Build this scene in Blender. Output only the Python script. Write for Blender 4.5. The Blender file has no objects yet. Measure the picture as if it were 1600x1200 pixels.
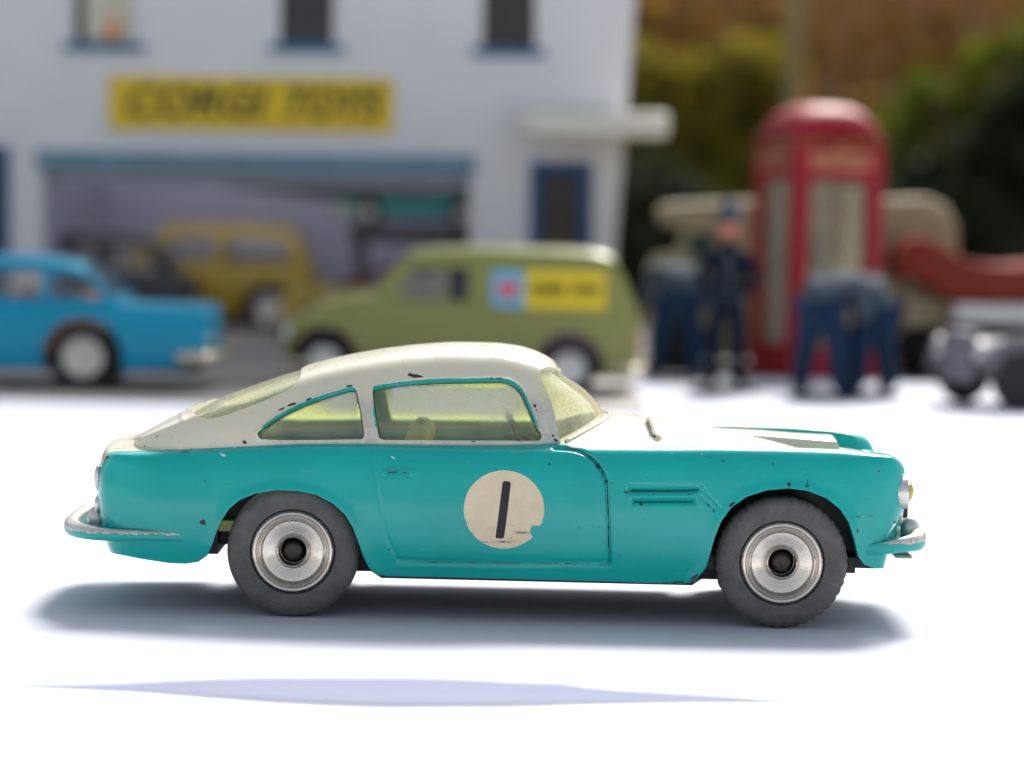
import bpy, bmesh, math, random
import numpy as np
from mathutils import Vector, Matrix
from mathutils.bvhtree import BVHTree

random.seed(7)
rng = np.random.default_rng(7)
scene = bpy.context.scene
MM = 0.001                      # everything below is measured in millimetres

# ------------------------------------------------------------------ camera
FPX = 4340.0                    # focal length in pixels of the 1600 px wide photograph
CAM = np.array([0.0, -327.5, 48.5])
PITCH = math.atan((600 - 301) / FPX)
ROLL = math.radians(1.35)
_f = np.array([0, math.cos(PITCH), -math.sin(PITCH)])
_r0 = np.array([1.0, 0, 0]); _u0 = np.array([0, math.sin(PITCH), math.cos(PITCH)])
_r = _r0 * math.cos(ROLL) + _u0 * math.sin(ROLL)
_u = _u0 * math.cos(ROLL) - _r0 * math.sin(ROLL)
cd = bpy.data.cameras.new('camera'); cam = bpy.data.objects.new('camera', cd)
scene.collection.objects.link(cam); scene.camera = cam
cd.sensor_fit = 'HORIZONTAL'; cd.sensor_width = 36.0; cd.lens = FPX / 1600 * 36.0
cd.clip_start = 0.01; cd.clip_end = 300.0
M = Matrix(((_r[0], _u[0], -_f[0], CAM[0] * MM), (_r[1], _u[1], -_f[1], CAM[1] * MM),
            (_r[2], _u[2], -_f[2], CAM[2] * MM), (0, 0, 0, 1)))
cam.matrix_world = M
cd.dof.use_dof = True; cd.dof.focus_distance = 0.3125
cd.dof.aperture_fstop = cd.lens / 4.1   # entrance pupil of about 4.1 mm

# ------------------------------------------------------------------ light
SUN_EL, SUN_AZ = math.radians(46.5), math.radians(17)
EXPOSURE = 0.4
world = bpy.data.worlds.new('World'); scene.world = world; world.use_nodes = True
wn = world.node_tree.nodes; wl = world.node_tree.links
sky = wn.new('ShaderNodeTexSky'); sky.sky_type = 'NISHITA'; sky.sun_disc = False
sky.sun_elevation = SUN_EL; sky.sun_rotation = SUN_AZ
sky.air_density = 1.0; sky.dust_density = 2.5; sky.ozone_density = 1.0
hs = wn.new('ShaderNodeHueSaturation'); hs.inputs['Saturation'].default_value = 0.42   # thin high cloud
wl.new(sky.outputs[0], hs.inputs['Color']); wl.new(hs.outputs[0], wn['Background'].inputs[0]); wn['Background'].inputs[1].default_value = 0.145
sd = bpy.data.lights.new('sun', 'SUN'); sun = bpy.data.objects.new('sun', sd)
scene.collection.objects.link(sun)
sd.energy = 4.9; sd.angle = math.radians(18); sd.color = (1.0, 0.96, 0.9)
sun.rotation_euler = Vector((-math.sin(SUN_AZ) * math.cos(SUN_EL), -math.cos(SUN_AZ) * math.cos(SUN_EL),
                             -math.sin(SUN_EL))).to_track_quat('-Z', 'Y').to_euler()
sun.location = (0.4, 2, 3)
scene.view_settings.view_transform = 'Standard'; scene.view_settings.look = 'None'
scene.view_settings.exposure = EXPOSURE; scene.view_settings.gamma = 1.0
scene.view_settings.use_curve_mapping = False
scene.render.engine = 'CYCLES'
scene.cycles.use_denoising = True
scene.cycles.max_bounces = 10; scene.cycles.transparent_max_bounces = 16
scene.cycles.caustics_reflective = False; scene.cycles.caustics_refractive = False
scene.cycles.sample_clamp_indirect = 6.0

# ------------------------------------------------------------------ measuring helpers
def proj(V):
    """millimetre points -> pixels of the photograph (used to measure shapes against it)"""
    d = np.asarray(V, float) - CAM
    w = d @ _f
    return np.stack([800 + FPX * (d @ _r) / w, 600 - FPX * (d @ _u) / w], -1)

def unp(px, py, y):
    """pixel on the vertical plane at depth y -> (X, Z) in mm"""
    d = _f + (px - 800) / FPX * _r - (py - 600) / FPX * _u
    k = (y - CAM[1]) / d[1]
    return CAM[0] + k * d[0], CAM[2] + k * d[2]

def unp_list(pts, y):
    return np.array([unp(a, b, y) for a, b in pts])

def ground(px, py):
    d = _f + (px - 800) / FPX * _r - (py - 600) / FPX * _u
    k = -CAM[2] / d[2]
    return CAM[0] + k * d[0], CAM[1] + k * d[1]

def pchip(xs, ys):
    xs = np.asarray(xs, float); ys = np.asarray(ys, float)
    h = np.diff(xs); d = np.diff(ys) / h
    m = np.zeros_like(ys)
    for i in range(1, len(xs) - 1):
        if d[i - 1] * d[i] > 0:
            w1 = 2 * h[i] + h[i - 1]; w2 = h[i] + 2 * h[i - 1]
            m[i] = (w1 + w2) / (w1 / d[i - 1] + w2 / d[i])
    m[0] = d[0]; m[-1] = d[-1]
    def f(x):
        x = np.clip(np.asarray(x, float), xs[0], xs[-1])
        i = np.clip(np.searchsorted(xs, x) - 1, 0, len(h) - 1)
        t = (x - xs[i]) / h[i]
        return ((1 + 2 * t) * (1 - t) ** 2 * ys[i] + t * (1 - t) ** 2 * h[i] * m[i]
                + t * t * (3 - 2 * t) * ys[i + 1] + t * t * (t - 1) * h[i] * m[i + 1])
    return f

def catmull(pts, n):
    """dense, evenly spaced points along a smooth curve through pts"""
    P = np.asarray(pts, float)
    c = np.concatenate([[0], np.cumsum(np.maximum(np.linalg.norm(np.diff(P, axis=0), axis=1), 1e-9) ** 0.5)])
    k = len(P); A = np.zeros((k, k)); h = np.diff(c); A[0, 0] = A[-1, -1] = 1
    R = np.zeros_like(P)
    for i in range(1, k - 1):
        A[i, i - 1] = h[i - 1]; A[i, i] = 2 * (h[i - 1] + h[i]); A[i, i + 1] = h[i]
        R[i] = 6 * ((P[i + 1] - P[i]) / h[i] - (P[i] - P[i - 1]) / h[i - 1])
    S = np.linalg.solve(A, R)
    def ev(t):
        i = np.clip(np.searchsorted(c, t) - 1, 0, k - 2); a = (c[i + 1] - t)[:, None]; b = (t - c[i])[:, None]; hh = h[i][:, None]
        return (S[i] * a ** 3 + S[i + 1] * b ** 3) / (6 * hh) + (P[i] / hh - S[i] * hh / 6) * a + (P[i + 1] / hh - S[i + 1] * hh / 6) * b
    D = ev(np.linspace(0, c[-1], 4000))
    L = np.concatenate([[0], np.cumsum(np.linalg.norm(np.diff(D, axis=0), axis=1))])
    tt = np.linspace(0, L[-1], n)
    return np.stack([np.interp(tt, L, D[:, j]) for j in range(P.shape[1])], -1)

def bspline_basis(n, ts):
    """clamped uniform cubic B-spline basis, len(ts) x n"""
    p = 3; kn = np.concatenate([np.zeros(p), np.linspace(0, 1, n - p + 1), np.ones(p)])
    ts = np.clip(ts, 0, 1 - 1e-9)
    B = np.zeros((len(ts), n + p))
    for i in range(n + p):
        B[:, i] = (ts >= kn[i]) & (ts < kn[i + 1])
    for q in range(1, p + 1):
        for i in range(n + p - q):
            a = kn[i + q] - kn[i]; b = kn[i + q + 1] - kn[i + 1]
            B[:, i] = (0 if a == 0 else (ts - kn[i]) / a * B[:, i]) + (0 if b == 0 else (kn[i + q + 1] - ts) / b * B[:, i + 1])
    return B[:, :n]

def sstep(a, b, x):
    t = np.clip((np.asarray(x, float) - a) / (b - a), 0, 1)
    return t * t * (3 - 2 * t)

def dist_line(P, poly, closed=False):
    P = np.asarray(P, float); Q = np.asarray(poly, float)
    if closed: Q = np.vstack([Q, Q[:1]])
    best = np.full(len(P), 1e18)
    for a, b in zip(Q[:-1], Q[1:]):
        ab = b - a; t = np.clip(((P - a) @ ab) / max(ab @ ab, 1e-12), 0, 1)
        best = np.minimum(best, ((P - a - t[:, None] * ab) ** 2).sum(1))
    return np.sqrt(best)

def sdf(P, poly):
    """distance to a closed outline, positive outside"""
    d = dist_line(P, poly, True); Q = np.asarray(poly, float)
    ins = np.zeros(len(P), bool); j = len(Q) - 1
    for i in range(len(Q)):
        c = ((Q[i, 1] > P[:, 1]) != (Q[j, 1] > P[:, 1]))
        with np.errstate(divide='ignore', invalid='ignore'):
            xx = (Q[j, 0] - Q[i, 0]) * (P[:, 1] - Q[i, 1]) / (Q[j, 1] - Q[i, 1]) + Q[i, 0]
        ins ^= c & (P[:, 0] < xx); j = i
    return np.where(ins, -d, d)

# ------------------------------------------------------------------ mesh helpers
C = scene.collection
def make(name, V, F, mat, parent=None, N=None, smooth=True, mi=None, loc=None):
    """one mesh object; V in mm in the frame of its parent"""
    me = bpy.data.meshes.new(name)
    V = np.asarray(V, float)
    me.from_pydata((V * MM).tolist(), [], [tuple(int(i) for i in f) for f in F])
    for m in (mat if isinstance(mat, (list, tuple)) else [mat]):
        me.materials.append(m)
    if mi is not None:
        me.polygons.foreach_set('material_index', np.asarray(mi, np.int32))
    if smooth:
        me.polygons.foreach_set('use_smooth', np.ones(len(me.polygons), bool))
    me.update()
    if N is not None:
        me.normals_split_custom_set_from_vertices(np.asarray(N, float).tolist())
    o = bpy.data.objects.new(name, me); C.objects.link(o)
    if parent is not None: o.parent = parent
    if loc is not None: o.location = Vector(loc) * MM
    return o

def empty(name, loc, label=None, cat=None, group=None, rz=0.0):
    o = bpy.data.objects.new(name, None); C.objects.link(o)
    o.empty_display_size = 0.01
    o.location = Vector(loc) * MM; o.rotation_euler = (0, 0, rz)
    tag(o, label, cat, group)
    return o

def tag(o, label=None, cat=None, group=None, kind=None):
    if label: o['label'] = label
    if cat: o['category'] = cat
    if group: o['group'] = group
    if kind: o['kind'] = kind
    return o

def copy_tree(o, parent=None):
    c = o.copy(); C.objects.link(c); c.parent = parent
    for ch in list(o.children): copy_tree(ch, c)
    return c

class MB:
    """collects simple shapes into one mesh"""
    def __init__(s): s.v = []; s.f = []
    def add(s, V, F):
        b = len(s.v); s.v += [tuple(p) for p in V]; s.f += [tuple(i + b for i in f) for f in F]; return s
    def box(s, x0, x1, y0, y1, z0, z1, bev=0.0):
        if bev <= 0:
            V = [(x, y, z) for x in (x0, x1) for y in (y0, y1) for z in (z0, z1)]
            return s.add(V, [(0, 1, 3, 2), (4, 6, 7, 5), (0, 4, 5, 1), (2, 3, 7, 6), (0, 2, 6, 4), (1, 5, 7, 3)])
        bm = bmesh.new(); bmesh.ops.create_cube(bm, size=1)
        for v in bm.verts:
            v.co = ((x0 + x1) / 2 + v.co.x * (x1 - x0), (y0 + y1) / 2 + v.co.y * (y1 - y0), (z0 + z1) / 2 + v.co.z * (z1 - z0))
        bmesh.ops.bevel(bm, geom=list(bm.edges), offset=bev, segments=2, affect='EDGES', profile=0.5)
        return s.bm(bm)
    def bm(s, bm):
        bm.verts.index_update()
        s.add([tuple(v.co) for v in bm.verts], [tuple(v.index for v in f.verts) for f in bm.faces]); bm.free(); return s
    def lathe(s, prof, n=32, axis='z', c=(0, 0, 0), close=False):
        """prof: list of (radius, height)"""
        V = []; k = len(prof)
        for i in range(n):
            a = 2 * math.pi * i / n
            for r, h in prof:
                p = (r * math.cos(a), r * math.sin(a), h)
                if axis == 'y': p = (p[0], h, p[1])
                if axis == 'x': p = (h, p[0], p[1])
                V.append((p[0] + c[0], p[1] + c[1], p[2] + c[2]))
        F = []
        for i in range(n):
            j = (i + 1) % n
            for q in range(k - 1 + (1 if close else 0)):
                q2 = (q + 1) % k
                f = (i * k + q, j * k + q, j * k + q2, i * k + q2)
                F.append(f if axis != 'y' else f[::-1])
        return s.add(V, F)
    def tube(s, pts, rad, n=10, caps=True, flat=(1.0, 1.0)):
        P = np.asarray(pts, float); R = np.broadcast_to(np.asarray(rad, float), (len(P),))
        T = np.gradient(P, axis=0); T /= np.linalg.norm(T, axis=1)[:, None] + 1e-12
        ref = np.array([0, 0, 1.0])
        if abs(T[0] @ ref) > 0.9: ref = np.array([0, 1.0, 0])
        V = []
        for p, t, r in zip(P, T, R):
            a = np.cross(ref, t); a /= np.linalg.norm(a) + 1e-12; b = np.cross(t, a); 
            for i in range(n):
                an = 2 * math.pi * i / n
                V.append(p + r * (flat[0] * math.cos(an) * a + flat[1] * math.sin(an) * b))
        F = [(i * n + j, i * n + (j + 1) % n, (i + 1) * n + (j + 1) % n, (i + 1) * n + j) for i in range(len(P) - 1) for j in range(n)]
        if caps:
            F += [tuple(range(n))[::-1], tuple((len(P) - 1) * n + j for j in range(n))]
        return s.add(V, F)
    def ellipsoid(s, c, r, n=16, m=10):
        V = []
        for i in range(1, m):
            th = math.pi * i / m
            for j in range(n):
                ph = 2 * math.pi * j / n
                V.append((c[0] + r[0] * math.sin(th) * math.cos(ph), c[1] + r[1] * math.sin(th) * math.sin(ph), c[2] + r[2] * math.cos(th)))
        V += [(c[0], c[1], c[2] + r[2]), (c[0], c[1], c[2] - r[2])]; a = len(V) - 2
        F = [(i * n + j, (i + 1) * n + j, (i + 1) * n + (j + 1) % n, i * n + (j + 1) % n) for i in range(m - 2) for j in range(n)]
        F += [(a, j, (j + 1) % n) for j in range(n)] + [(a + 1, (m - 2) * n + (j + 1) % n, (m - 2) * n + j) for j in range(n)]
        return s.add(V, F)
    def prism(s, poly, y0, y1, axis='y'):
        """flat outline of (a, b) extruded along axis"""
        n = len(poly); V = []
        for y in (y0, y1):
            for a, b in poly:
                V.append({'y': (a, y, b), 'z': (a, b, y), 'x': (y, a, b)}[axis])
        F = [tuple(range(n)), tuple(range(2 * n - 1, n - 1, -1))] + [(i, i + n, (i + 1) % n + n, (i + 1) % n) for i in range(n)]
        return s.add(V, F)
    def build(s, name, mat, parent=None, smooth=False, angle=None, loc=None):
        o = make(name, s.v, s.f, mat, parent, smooth=smooth or angle is not None, loc=loc)
        bm = bmesh.new(); bm.from_mesh(o.data); bmesh.ops.recalc_face_normals(bm, faces=list(bm.faces))
        if angle is not None:
            lim = math.radians(angle)
            for e in bm.edges:
                if len(e.link_faces) == 2 and e.calc_face_angle(0) > lim: e.smooth = False
        bm.to_mesh(o.data); bm.free()
        return o

def clip(A, T, col):
    """keep the part of triangle mesh (attribute rows A, triangles T) where column col > 0"""
    f = A[:, col].copy(); f[np.abs(f) < 1e-7] = -1e-7
    s = f[T] > 0; c = s.sum(1)
    out = [T[c == 3]]; new = []; cache = {}; base = len(A); extra = []
    def cut(a, b):
        k = (a, b) if a < b else (b, a)
        if k not in cache:
            t = f[k[0]] / (f[k[0]] - f[k[1]])
            new.append(A[k[0]] * (1 - t) + A[k[1]] * t); cache[k] = base + len(new) - 1
        return cache[k]
    for tri, sg in zip(T[(c == 1) | (c == 2)].tolist(), s[(c == 1) | (c == 2)].tolist()):
        if sum(sg) == 1:
            i = sg.index(True); a, b, d = tri[i], tri[(i + 1) % 3], tri[(i + 2) % 3]
            extra.append((a, cut(a, b), cut(a, d)))
        else:
            i = sg.index(False); a, b, d = tri[i], tri[(i + 1) % 3], tri[(i + 2) % 3]
            p, q = cut(a, b), cut(a, d)
            extra += [(p, b, d), (p, d, q)]
    if extra: out.append(np.array(extra, int))
    T2 = np.vstack(out) if len(out) else np.zeros((0, 3), int)
    A2 = np.vstack([A, np.array(new)]) if new else A
    used = np.unique(T2); mp = np.full(len(A2), -1); mp[used] = np.arange(len(used))
    return A2[used], mp[T2]

def grid_tris(n, m):
    i, j = np.meshgrid(np.arange(n - 1), np.arange(m - 1), indexing='ij'); i = i.ravel(); j = j.ravel()
    a = i * m + j; b = (i + 1) * m + j; c = (i + 1) * m + j + 1; d = i * m + j + 1
    alt = ((i + j) % 2 == 0)[:, None]
    t1 = np.where(alt, np.stack([a, b, c], 1), np.stack([a, b, d], 1))
    t2 = np.where(alt, np.stack([a, c, d], 1), np.stack([b, c, d], 1))
    return np.vstack([t1, t2])

def grid_normals(P):
    du = np.gradient(P, axis=0); dv = np.gradient(P, axis=1)
    n = np.cross(du, dv); n /= np.linalg.norm(n, axis=-1)[..., None] + 1e-12
    return n

def mirrored(A, T):
    """near half (y<0) + its mirror image; columns 0-2 position, 3-5 normal"""
    B = A.copy(); B[:, 1] *= -1; B[:, 4] *= -1
    return np.vstack([A, B]), np.vstack([T, T[:, ::-1] + len(A)])

def shell(A, T, thick, y_free=True):
    """outer skin + inner skin + rims along open edges -> V, F, N, material index (rims and inside = 1)"""
    V = A[:, :3]; N = A[:, 3:6]; n = len(V)
    e = np.vstack([T[:, [0, 1]], T[:, [1, 2]], T[:, [2, 0]]])
    key = np.sort(e, 1); _, inv, cnt = np.unique(key, axis=0, return_inverse=True, return_counts=True)
    be = e[cnt[inv.ravel()] == 1]
    if y_free:
        be = be[~((np.abs(V[be[:, 0], 1]) < 1e-4) & (np.abs(V[be[:, 1], 1]) < 1e-4))]
    W = V - N * thick
    VV = [V, W]; NN = [N, -N]; FF = [T, T[:, ::-1] + n]; MI = [np.zeros(len(T), int), np.ones(len(T), int)]
    if len(be):
        ids = np.unique(be); mp = np.full(n, -1); mp[ids] = np.arange(len(ids))
        k = len(ids); a, b = mp[be[:, 0]], mp[be[:, 1]]
        fn = np.cross(W[be[:, 0]] - V[be[:, 0]], V[be[:, 1]] - V[be[:, 0]])
        fn /= np.linalg.norm(fn, axis=1)[:, None] + 1e-12
        rn = np.zeros((k, 3)); np.add.at(rn, a, fn); np.add.at(rn, b, fn)
        rn /= np.linalg.norm(rn, axis=1)[:, None] + 1e-12
        q = np.stack([b, a, a + k, b + k], 1) + 2 * n
        VV += [V[ids], W[ids]]; NN += [rn, rn]
        FF += [q[:, [0, 1, 2]], q[:, [0, 2, 3]]]; MI += [np.ones(2 * len(q), int)]
    return np.vstack(VV), np.vstack(FF), np.vstack(NN), np.concatenate(MI)

def text_mesh(name, body, size, mat, parent, loc, rot=(math.pi / 2, 0, 0), shear=0.0, bold=0.0, depth=0.1, sx=1.0, align='CENTER', fit=None):
    cu = bpy.data.curves.new(name, 'FONT'); cu.body = body; cu.size = size; cu.shear = shear; cu.offset = bold
    cu.align_x = align; cu.align_y = 'CENTER'; cu.extrude = depth; cu.resolution_u = 4
    t = bpy.data.objects.new(name, cu); C.objects.link(t)
    dg = bpy.context.evaluated_depsgraph_get(); me = bpy.data.meshes.new_from_object(t.evaluated_get(dg))
    bpy.data.objects.remove(t); bpy.data.curves.remove(cu)
    if fit:
        vx_ = [v.co.x for v in me.vertices]; sx = fit / (max(vx_) - min(vx_))
    R = Matrix.Translation(Vector(loc) * MM) @ Matrix.Rotation(rot[2], 4, 'Z') @ Matrix.Rotation(rot[0], 4, 'X') @ Matrix.Diagonal((MM * sx, MM, MM, 1))
    me.transform(R); me.materials.clear(); me.materials.append(mat); me.name = name
    o = bpy.data.objects.new(name, me); C.objects.link(o); o.parent = parent
    return o

# ------------------------------------------------------------------ materials
def srgb(r, g, b):
    f = lambda c: (c / 255 / 12.92) if c / 255 <= 0.04045 else ((c / 255 + 0.055) / 1.055) ** 2.4
    return (f(r), f(g), f(b), 1.0)

class NT:
    def __init__(s, name):
        s.m = bpy.data.materials.new(name); s.m.use_nodes = True; s.t = s.m.node_tree
        s.b = s.t.nodes['Principled BSDF']; s.out = s.t.nodes['Material Output']
        s.co = None
    def n(s, k, **kw):
        x = s.t.nodes.new(k)
        for a, v in kw.items(): setattr(x, a, v)
        return x
    def l(s, a, b): s.t.links.new(a, b)
    def coord(s):
        if s.co is None: s.co = s.n('ShaderNodeTexCoord').outputs['Object']
        return s.co
    def noise(s, per_mm, detail=3, rough=0.5, stretch=None):
        x = s.n('ShaderNodeTexNoise'); x.inputs['Scale'].default_value = per_mm * 1000
        x.inputs['Detail'].default_value = detail; x.inputs['Roughness'].default_value = rough
        if stretch:
            mp = s.n('ShaderNodeMapping'); mp.inputs['Scale'].default_value = stretch
            s.l(s.coord(), mp.inputs['Vector']); s.l(mp.outputs[0], x.inputs['Vector'])
        else: s.l(s.coord(), x.inputs['Vector'])
        return x.outputs['Fac']
    def ramp(s, fac, stops):
        r = s.n('ShaderNodeValToRGB'); e = r.color_ramp.elements
        while len(e) < len(stops): e.new(0.5)
        for x, (p, c) in zip(e, stops):
            x.position = p; x.color = c if len(c) == 4 else (*c, 1)
        s.l(fac, r.inputs[0]); return r.outputs[0]
    def mix(s, fac, a, b):
        m = s.n('ShaderNodeMix', data_type='RGBA')
        for val, i in ((fac, 0), (a, 6), (b, 7)):
            if hasattr(val, 'links') or hasattr(val, 'is_linked'): s.l(val, m.inputs[i])
            else: m.inputs[i].default_value = val
        return m.outputs[2]
    def math(s, op, a, b=None):
        m = s.n('ShaderNodeMath', operation=op)
        for i, val in enumerate((a, b)):
            if val is None: continue
            if hasattr(val, 'is_linked'): s.l(val, m.inputs[i])
            else: m.inputs[i].default_value = val
        return m.outputs[0]
    def bump(s, h, dist, strength=0.5):
        b = s.n('ShaderNodeBump'); b.inputs['Strength'].default_value = strength; b.inputs['Distance'].default_value = dist * MM
        s.l(h, b.inputs['Height']); s.l(b.outputs[0], s.b.inputs['Normal'])
    def set(s, **kw):
        for k, v in kw.items():
            i = s.b.inputs[k.replace('_', ' ')]
            if hasattr(v, 'is_linked'): s.l(v, i)
            else: i.default_value = v
        return s

def paint(name, col, rough=0.28, var=0.12, scale=0.12, wear=None, coat=0.3, bump=0.02, metallic=0.0, dirt=None, spec=0.4, crough=0.07):
    s = NT(name)
    n1 = s.noise(scale, 5, 0.6); c2 = tuple(x * (1 - var) for x in col[:3]) + (1,); c3 = tuple(min(1, x * (1 + var)) for x in col[:3]) + (1,)
    base = s.ramp(n1, [(0.3, c2), (0.7, c3)])
    if dirt is not None:
        dn = s.noise(0.35, 8, 0.75)
        base = s.mix(s.ramp(dn, [(dirt[1], (0, 0, 0, 1)), (dirt[1] + 0.12, (1, 1, 1, 1))]), base, dirt[0])
    if wear is not None:
        wn_ = s.noise(wear[2] if len(wear) > 2 else 1.1, 6, 0.7)
        m = s.ramp(wn_, [(wear[1], (0, 0, 0, 1)), (wear[1] + 0.03, (1, 1, 1, 1))])
        base = s.mix(m, base, wear[0])
    rr = s.ramp(s.noise(0.5, 6, 0.7), [(0.3, (rough * 0.75,) * 3), (0.75, (min(1, rough * 1.5),) * 3)])
    s.set(Base_Color=base, Roughness=rr, Metallic=metallic)
    s.b.inputs['Specular IOR Level'].default_value = spec
    s.b.inputs['Coat Weight'].default_value = coat; s.b.inputs['Coat Roughness'].default_value = crough
    if bump: s.bump(s.noise(0.7, 5, 0.6), bump * 2, 0.4)
    return s.m
X_ = lambda px, y: unp(px, 700, y)[0]
# ------------------------------------------------------------------ shared materials
TEAL = (0.002, 0.35, 0.325, 1); CREAM = (0.57, 0.545, 0.43, 1)
m_teal = paint('teal_enamel', TEAL, 0.2, 0.09, 0.05, wear=((0.004, 0.10, 0.10, 1), 0.765, 1.3), coat=0.22, spec=0.28, crough=0.2)
def scratch(m, col, amt):
    """fine rubbed lines along the flank"""
    t = m.node_tree; b = t.nodes['Principled BSDF']; l = b.inputs['Base Color'].links[0]; src = l.from_socket; t.links.remove(l)
    co = t.nodes.new('ShaderNodeTexCoord'); mp = t.nodes.new('ShaderNodeMapping'); mp.inputs['Scale'].default_value = (0.10, 1.0, 1.5); mp.inputs['Rotation'].default_value = (0, 0.12, 0)
    n = t.nodes.new('ShaderNodeTexNoise'); n.inputs['Scale'].default_value = 2200; n.inputs['Detail'].default_value = 7; n.inputs['Roughness'].default_value = 0.75
    t.links.new(co.outputs['Object'], mp.inputs[0]); t.links.new(mp.outputs[0], n.inputs['Vector'])
    r = t.nodes.new('ShaderNodeMapRange'); r.inputs[1].default_value = 0.62; r.inputs[2].default_value = 0.72; r.inputs[4].default_value = amt; t.links.new(n.outputs['Fac'], r.inputs[0])
    mx = t.nodes.new('ShaderNodeMix'); mx.data_type = 'RGBA'; t.links.new(r.outputs[0], mx.inputs[0]); t.links.new(src, mx.inputs[6]); mx.inputs[7].default_value = col
    t.links.new(mx.outputs[2], b.inputs['Base Color'])
scratch(m_teal, (0.16, 0.48, 0.46, 1), 0.5)
m_cream = paint('cream_enamel', CREAM, 0.3, 0.05, 0.06, wear=((0.30, 0.24, 0.16, 1), 0.75, 1.2), coat=0.3)
m_roof = paint('cream_enamel_rubbed', CREAM, 0.3, 0.05, 0.06, wear=((0.30, 0.24, 0.16, 1), 0.75, 1.2), coat=0.3)
def rub(m):
    t = m.node_tree; b = t.nodes['Principled BSDF']; l = b.inputs['Base Color'].links[0]; src = l.from_socket; t.links.remove(l)
    a = t.nodes.new('ShaderNodeAttribute'); a.attribute_name = 'wear'
    n = t.nodes.new('ShaderNodeTexNoise'); n.inputs['Scale'].default_value = 1400; n.inputs['Detail'].default_value = 6
    co = t.nodes.new('ShaderNodeTexCoord'); t.links.new(co.outputs['Object'], n.inputs['Vector'])
    mu = t.nodes.new('ShaderNodeMath'); mu.operation = 'MULTIPLY_ADD'; t.links.new(n.outputs['Fac'], mu.inputs[0]); mu.inputs[1].default_value = 1.6; mu.inputs[2].default_value = -0.2
    m2 = t.nodes.new('ShaderNodeMath'); m2.operation = 'MULTIPLY'; m2.use_clamp = True; t.links.new(mu.outputs[0], m2.inputs[0]); t.links.new(a.outputs['Fac'], m2.inputs[1])
    mx = t.nodes.new('ShaderNodeMix'); mx.data_type = 'RGBA'; t.links.new(m2.outputs[0], mx.inputs[0]); t.links.new(src, mx.inputs[6]); mx.inputs[7].default_value = (0.36, 0.36, 0.35, 1)
    t.links.new(mx.outputs[2], b.inputs['Base Color'])
rub(m_roof)
m_pillar = paint('worn_cream', (0.52, 0.51, 0.46, 1), 0.4, 0.12, 0.5, wear=((0.2, 0.19, 0.17, 1), 0.68, 1.6), coat=0.1)
m_inside = paint('bare_casting', (0.30, 0.31, 0.28, 1), 0.5, 0.15, 0.2, coat=0)
m_chip = paint('bare_zinc_chip', (0.035, 0.03, 0.035, 1), 0.5, 0.3, 1.5, coat=0)
m_black = paint('black_baseplate', (0.012, 0.012, 0.014, 1), 0.45, 0.3, 0.3, coat=0)

def rubber(name, col):
    s = NT(name)
    n = s.noise(0.5, 8, 0.7)
    v = s.n('ShaderNodeTexVoronoi', feature='DISTANCE_TO_EDGE'); v.inputs['Scale'].default_value = 2300
    s.l(s.coord(), v.inputs['Vector'])
    cr = s.ramp(v.outputs['Distance'], [(0.0, (0, 0, 0, 1)), (0.05, (1, 1, 1, 1))])
    base = s.ramp(n, [(0.3, tuple(c * 0.7 for c in col)), (0.75, tuple(c * 1.4 for c in col))])
    pn = s.ramp(s.noise(0.25, 3), [(0.45, (0, 0, 0, 1)), (0.62, (1, 1, 1, 1))])
    crm = s.mix(pn, cr, (1, 1, 1, 1))
    s.set(Base_Color=s.mix(crm, tuple(c * 0.72 for c in col) + (1,), base), Roughness=0.72)
    s.bump(s.math('ADD', crm, s.math('MULTIPLY', s.noise(2.0, 4), 0.5)), 0.035, 0.5)
    return s.m
m_tyre = rubber('perished_rubber', (0.10, 0.097, 0.096))

def spun(name, col):
    s = NT(name)
    sep = s.n('ShaderNodeSeparateXYZ'); s.l(s.coord(), sep.inputs[0])
    r2 = s.math('SQRT', s.math('ADD', s.math('MULTIPLY', sep.outputs[0], sep.outputs[0]), s.math('MULTIPLY', sep.outputs[2], sep.outputs[2])))
    cx = s.n('ShaderNodeCombineXYZ'); s.l(r2, cx.inputs[0])
    tn = s.n('ShaderNodeTexNoise'); tn.inputs['Scale'].default_value = 9000; tn.inputs['Detail'].default_value = 2; s.l(cx.outputs[0], tn.inputs['Vector'])
    dirt = s.ramp(s.noise(0.6, 6, 0.7), [(0.60, (0, 0, 0, 1)), (0.82, (0.8, 0.8, 0.8, 1))])
    base = s.mix(dirt, s.ramp(tn.outputs['Fac'], [(0.3, tuple(c * 0.82 for c in col)), (0.7, col)]), (0.32, 0.25, 0.18, 1))
    tg = s.n('ShaderNodeTangent', direction_type='RADIAL', axis='Y')
    s.l(tg.outputs[0], s.b.inputs['Tangent'])
    s.set(Base_Color=base, Metallic=1.0, Roughness=s.ramp(s.noise(1.0, 6, .7), [(0.3, (0.17,) * 3), (0.8, (0.36,) * 3)]), Anisotropic=0.85, Anisotropic_Rotation=0.25)
    s.bump(tn.outputs['Fac'], 0.004, 0.5)
    return s.m
m_rim = spun('spun_aluminium', (0.62, 0.575, 0.52))
m_steel = paint('old_steel', (0.05, 0.042, 0.04, 1), 0.4, 0.4, 1.2, coat=0, metallic=0.8)
m_silver = paint('silver_paint', (0.62, 0.61, 0.60, 1), 0.35, 0.15, 1.0, wear=((0.30, 0.24, 0.18, 1), 0.62, 1.5), coat=0, metallic=0.75)

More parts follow.
